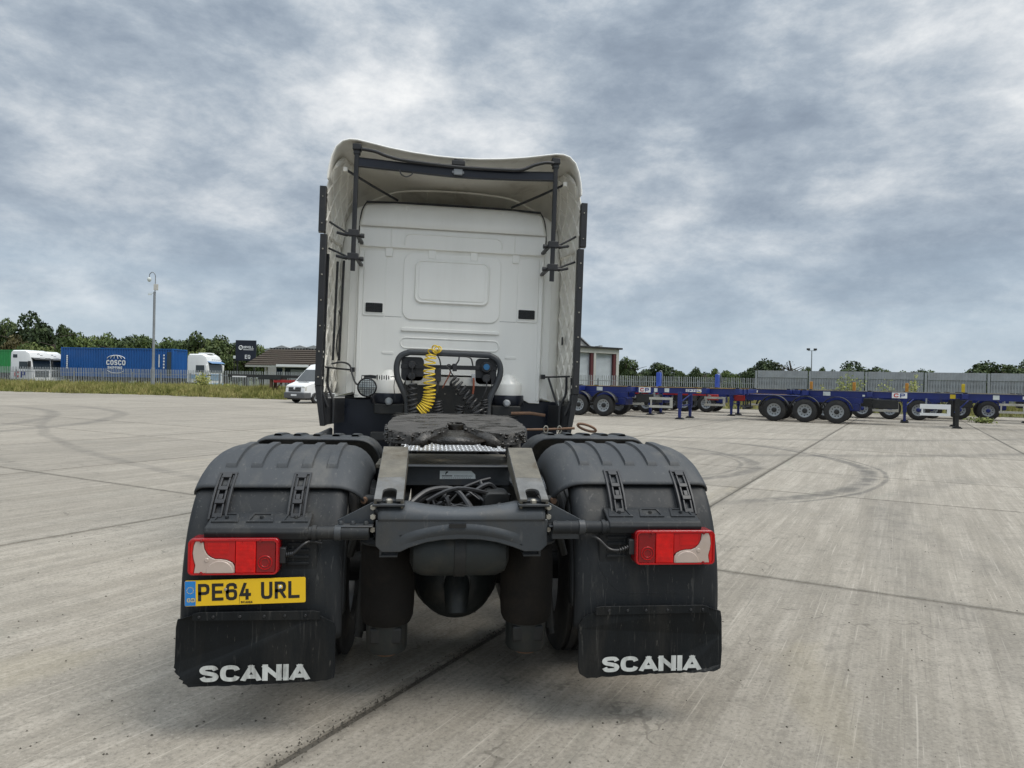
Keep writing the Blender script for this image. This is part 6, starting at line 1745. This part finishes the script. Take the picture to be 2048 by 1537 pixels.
# ---- sign board -----------------------------------------------------------------
D = 92
x, y = at(490, D)
k_ = D / FPX
sg = thing('sign_board', 'navy sign board reading ORWELL and EQ above the fence', 'sign', (x, y, 0), -YAW)
zb_, zt_ = zat(490, 722, D), zat(490, 681, D)
MB().b(-20 * k_, 21 * k_, 0, .12, zb_, zt_).build('panel', 'sign_navy', sg, bevel=.01)
for xx in (-17, 17): MB().b(xx * k_ - .08, xx * k_ + .08, .13, .29, -.1, zt_ - .2).build('post', 'chassis_dark', sg)
a = MB(); lettering(a, 'ORWELL', -4.5 * k_, zt_ - 16.5 * k_, 5 * k_, 3.0 * k_, .95 * k_, .55 * k_, lambda x, z, k: (x, -.01 - k, z), .001)
a.b(-4.5 * k_, 16 * k_, -.014, -.010, zt_ - 19.5 * k_, zt_ - 18.3 * k_)
a.tube([(-9.5 * k_ + 3.6 * k_ * math.cos(R(t)), -.02, zt_ - 15 * k_ + 3.9 * k_ * math.sin(R(t))) for t in range(0, 360, 20)], .055, 5, True)
lettering(a, 'W', -11.8 * k_, zt_ - 18 * k_, 5 * k_, 4.6 * k_, .7 * k_, 0, lambda x, z, k: (x, -.01 - k, z), .001)
lettering(a, 'EQ', 4.0 * k_ - 5 * k_, zt_ - 37 * k_, 8.0 * k_, 4.9 * k_, 1.4 * k_, 1.0 * k_, lambda x, z, k: (x, -.01 - k, z), .001)
a.build('lettering', 'sign_white', sg, smooth=False)
x, y = at(468, 88)
lp = thing('lamp_post', 'short dark lamp post left of the navy sign board', 'lamp post', (x, y, 0))
MB().lathe([(.07, 0), (.05, zat(468, 718, 88)), (0, zat(468, 718, 88))], (0, 0, 0), 'z', 8).build('column', 'chassis_dark', lp)
MB().b(-.12, .12, -.12, .12, zat(468, 718, 88), zat(468, 712, 88)).build('lamp_head', 'label_white', lp, bevel=.03)

# ---- brown roofed building ---------------------------------------------------------
D = 84
bx, by = at(488, D)
k_ = D / FPX
bd = thing('brown_roofed_building', 'low building with brown tiled roof and pale eaves left of the cab', 'building', (bx, by, 0), -YAW - R(4))
Lb = 26.0; ze = zat(490, 728, D) - .1; zr = zat(515, 696, D)
slope = [(0, 0, ze), (Lb, 0, ze), (Lb - 1.6, 3.2, zr), (1.6, 3.2, zr)]
MB().add([(0, 0, ze), (Lb, 0, ze), (Lb - 1.6, 3.4, zr), (1.6, 3.4, zr), (1.6, 9.0, zr), (Lb - 1.6, 9.0, zr), (0, 12.4, ze), (Lb, 12.4, ze)],
         [(0, 1, 2, 3), (3, 2, 5, 4), (4, 5, 7, 6), (0, 3, 4, 6), (1, 7, 5, 2)]).build('roof', 'roof_brown', bd, smooth=False)
nc = 8
for k in range(nc):
    t0 = k / nc
    e0 = 1.6 * t0; zz_ = ze + (zr - ze) * t0
    MB().b(e0 + .02, Lb - e0 - .02, 3.4 * t0 - .06, 3.4 * t0 + .05, zz_ + .01, zz_ + .075).build('tile_course', 'roof_brown', bd, smooth=False)
cre = MB()
for k in range(60): cre.b(1.7 + k * .37, 1.95 + k * .37, 3.38, 3.55, zr, zr + .16)
cre.build('ridge_cresting', 'chassis_dark', bd, smooth=False)
MB().b(.1, Lb - .1, -.02, .5, ze - .24, ze - .01).build('fascia', 'wall_grey', bd)
MB().b(3.0, Lb - 1, 2.2, 10, 0, ze - .02).build('wall', 'container_grey', bd)
for xx in (2.2, 4.3, 9.3): MB().b(xx, xx + .22, .9, 1.12, 0, ze - .02).build('post', 'wall_white', bd)
MB().b(4.8, 8.6, 2.10, 2.19, .3, ze - .45).build('roller_shutter', 'shutter_blue_grey', bd)
MB().b(3.1, 4.2, 2.10, 2.19, .8, ze - .5).build('window', 'glass_dark', bd)
MB().b(3.9, 7.8, -.10, -.03, ze - .16, ze + .12).build('tube_lamp', 'sign_white', bd)
for k, (px_, w_) in enumerate(((562, 2.6), (598, 2.8), (626, 2.6))):
    x, y = at(px_, 110)
    r = thing('gabled_roof', ('left', 'middle', 'right')[k] + 'most of three low grey gables peeking over the brown roof', 'roof', (x, y, 0), -YAW)
    zz_ = zat(px_, 691, 110)
    MB().prism([(-w_ * 1.1, zz_ - .9), (0, zz_), (w_ * 1.1, zz_ - .9)], 'y', 0, 6).build('roof', 'roof_grey', r, smooth=False)
    MB().b(-w_, w_, .1, 5.9, 0, zz_ - .92).build('wall', 'wall_grey', r)

# ---- grey shed on the right -----------------------------------------------------------
D = 64
bx, by = at(1237, D)
sh = thing('grey_shed', 'pale grey industrial shed with two roller shutters right of the cab', 'building', (bx, by, 0), R(35) - YAW)
zl_, zr_ = zat(1150, 687, D), zat(1237, 700, D)
Ls = 9.5
# local: right corner at 0, facade towards -x
MB().b(-Ls, 0, .0, 9, 4.35, zr_).b(-.32, 0, 0, 9, 0, 4.349).b(-3.0, -2.75, 0, .4, 0, 4.349).b(-Ls, -5.35, 0, 9, 0, 4.349).b(-5.35, -.32, 8.6, 9, 0, 4.349).build('wall', 'wall_grey', sh, smooth=False)
MB().b(-Ls - .2, .25, -.2, 9.2, zr_ + .002, zr_ + .16).build('roof_edge', 'chassis_dark', sh, bevel=.01)
for x0_, x1_ in ((-2.75, -.32), (-5.35, -3.0)):
    sl_ = MB()
    z_ = .05
    while z_ < 4.3:
        sl_.add([(x0_, .30, z_), (x1_, .30, z_), (x1_, .26, z_ + .05), (x0_, .26, z_ + .05), (x0_, .30, z_ + .1), (x1_, .30, z_ + .1)], [(0, 1, 2, 3), (3, 2, 5, 4)]); z_ += .1
    shu = sl_.build('roller_shutter', 'shutter_blue_grey', sh, smooth=False)
    MB().b(x1_ - .30, x1_ - .002, .05, .25, 0, 4.34).build('door_post', 'maroon', sh)
MB().prism([(-5.4, zr_ + .17), (-4.0, zr_ + 1.05), (-2.6, zr_ + .17)], 'y', 1.2, 1.4).build('gable_front', 'wall_white', sh)
MB().add([(-5.6, 1.0, zr_ + .15), (-4.0, 1.0, zr_ + 1.18), (-2.4, 1.0, zr_ + .15), (-5.6, 8, zr_ + .15), (-4.0, 8, zr_ + 1.18), (-2.4, 8, zr_ + .15)], [(0, 1, 4, 3), (1, 2, 5, 4)]).build('gable_roof', 'roof_grey', sh, smooth=False, solid=.08)
MB().b(-2.9, -2.85, -.6, 0, 4.9, 4.95).b(-3.0, -2.75, -.8, -.55, 4.85, 4.98).build('wall_lamp', 'galv', sh)

# ---- white van --------------------------------------------------------------------------
vx_, vy_ = at(592, 45.5)
van = thing('white_van', 'white high roofed panel van facing the camera beside the cab', 'van', (vx_, vy_, 0), R(-128))
prof = [(.02, .30), (.10, .62), (.06, .95), (-.02, 1.15), (-.75, 1.38), (-1.55, 2.18), (-1.95, 2.50), (-2.5, 2.60), (-5.5, 2.60), (-5.6, 2.4), (-5.6, .35)]
def vw(z): return .985 if z < 1.3 else .985 - .16 * (z - 1.3) / 1.3
n = len(prof)
mb = MB()
for s in (-1, 1):
    mb.v += [(x_, s * (vw(z_) - (.10 if x_ > -.1 else 0)), z_) for x_, z_ in prof]
mb.f += [tuple(range(n)), tuple(range(2 * n - 1, n - 1, -1))] + [(i, (i + 1) % n, n + (i + 1) % n, n + i) for i in range(n)]
mb.build('body', 'white_paint', van, ang=30, bevel=.05, seg=3)
MB().add([(-.80, -.84, 1.42), (-.80, .84, 1.42), (-1.52, .76, 2.16), (-1.52, -.76, 2.16), (-.84, -.84, 1.38), (-.84, .84, 1.38), (-1.56, .76, 2.12), (-1.56, -.76, 2.12)], [(0, 1, 2, 3), (4, 7, 6, 5), (0, 4, 5, 1), (1, 5, 6, 2), (2, 6, 7, 3), (3, 7, 4, 0)]).build('windscreen', 'glass_dark', van, xf=lambda p: (p[0] + .025, p[1], p[2] + .02))
MB().b(-.45, .16, -.94, .94, .30, .70).build('bumper', 'van_grey', van, bevel=.06)
gr = MB().b(-.02, .115, -.56, .56, .74, 1.04)
gr.build('grille', 'van_grey', van, bevel=.02)
for k in range(2): MB().b(.10, .128, -.52, .52, .80 + k * .11, .85 + k * .11).build('grille_bar', 'chassis_dark', van)
MB().lathe([(0, .135), (.075, .135), (.09, .11)], (0, 0, .96), 'x', 16).build('badge', 'sign_white', van)
MB().b(.155, .170, -.26, .26, .47, .58).build('number_plate', 'sign_white', van)
for s in (-1, 1):
    MB().b(-.28, .05, min(s * .60, s * .90), max(s * .60, s * .90), .78, 1.10).build('headlight', 'lamp_lens', van, bevel=.05)
    MB().b(-2.3, -1.35, min(s * .93, s * .975), max(s * .93, s * .975), 1.35, 2.0).build('side_window', 'glass_dark', van, bevel=.03)
    MB().b(-1.30, -1.15, min(s * 1.0, s * 1.22), max(s * 1.0, s * 1.22), 1.35, 1.65).build('mirror', 'chassis_dark', van, bevel=.04)
    for xx in (-.85, -4.2):
        w = link_mesh('wheel', WB[0], van, (xx, s * .90, .345), (0, 0, math.pi if s > 0 else 0), (.655, .60, .655)); link_mesh('rim', WB[1], w)
    MB().b(-4.9, -.5, min(s * .975, s * .995), max(s * .975, s * .995), .42, .62).build('side_trim', 'van_grey', van)
MB().b(-.74, -.60, -.45, .45, 1.345, 1.385).build('bonnet_vent', 'chassis_dark', van)
MB().b(-5.5, -.1, -.9, .9, .22, .40).build('underbody', 'chassis_dark', van)

# ---- rusty skeletal trailer left of the van -----------------------------------------------
D = 55
x, y = at(456, D)
rt = thing('rusty_trailer', 'dark rusty flat trailer frame on a leg, left of the van', 'trailer', (x, y, 0), -YAW - R(3))
k_ = D / FPX
zz_ = zat(500, 752, D)
MB().b(0, 7.2, 0, .16, zz_ - .12, zz_ + .10).b(0, 7.2, 1.0, 1.16, zz_ - .12, zz_ + .10).build('main_beam', 'chassis_dark', rt, bevel=.01)
MB().b(2.4, 4.2, -.05, 1.2, zz_ - .26, zz_ + .04).build('centre_box', 'dark_green_metal', rt)
MB().b(.35, 1.45, -.03, .0, zz_ - .12, zz_ - .03).build('reflective_strip', 'sign_white', rt)
MB().b(3.6, 5.0, -.02, .9, zz_ - .48, zz_ - .27).build('red_box', 'trailer_red', rt, bevel=.01)
for yy in (.15, 1.0):
    lg_ = MB().b(3.22, 3.44, yy, yy + .2, .04, zz_ - .1).build('landing_leg', 'rust', rt, bevel=.01)
    MB().b(3.12, 3.54, yy - .08, yy + .28, 0, .05).build('foot', 'rust', lg_)
MB().tube([(3.5, .2, .55), (4.3, .4, zz_ - .3)], .04, 6).build('brace', 'rust', rt)
for xx in (6.2, 7.0):
    for yy, fl in ((.0, False), (1.2, True)):
        put_wheel(rt, xx, yy, .525, WB, fl)

# ---- weeds by the solid fence
def weed(label, px_, D, top, hw, n, seed):
    x, y = at(px_, D)
    r_ = random.Random(seed)
    H = zat(px_, top, D); Wd = hw * D / FPX
    o = thing('tall_weed', label, 'weed', (x, y, 0), 0, 'tall weeds by the solid fence')
    st = MB(); lf = MB()
    for k in range(n):
        a, b = r_.gauss(0, .42) * Wd, r_.gauss(0, .3)
        h = H * r_.uniform(.45, 1.0) * (1 - .3 * abs(a) / max(Wd, .1))
        st.tube([(a * .6, b, 0), (a * .8, b, h * .5), (a, b, h)], .010, 4)
        for q in range(44):
            t = r_.uniform(.25, 1.0); s_ = r_.uniform(.05, .12)
            c = Vector((a * (.6 + .4 * t) + r_.gauss(0, .13), b + r_.gauss(0, .12), h * t + r_.gauss(0, .05)))
            d1 = Vector((r_.gauss(0, 1), r_.gauss(0, 1), r_.gauss(0, 1))).normalized() * s_; d2 = d1.orthogonal().normalized() * s_ * .5
            lf.add([c - d1, c + d2, c + d1, c - d2], [(0, 1, 2, 3)])
    st.build('stems', 'weed', o)
    lf.build('leaves', 'weed', o, smooth=False)
weed('tall yellow green weeds between two orange stakes', 1700, 47, 741, 38, 34, 1)
weed('pale green weed clump above the near CP sign', 1826, 47, 744, 18, 16, 2)
weed('thin weeds at the fence post right of the yellow clump', 1770, 47, 755, 12, 8, 3)
weed('pale weeds at the first post of the solid fence', 1640, 47, 755, 14, 9, 4)
weed('bushy green weed in front of the left palisade by the white lorry', 405, 62, 742, 16, 26, 5)
weed('low bramble in the grass left of the rusty trailer', 455, 58, 768, 26, 26, 6)
weed('grass tuft growing in the concrete joint at far right', 1962, 37, 833, 8, 7, 7)
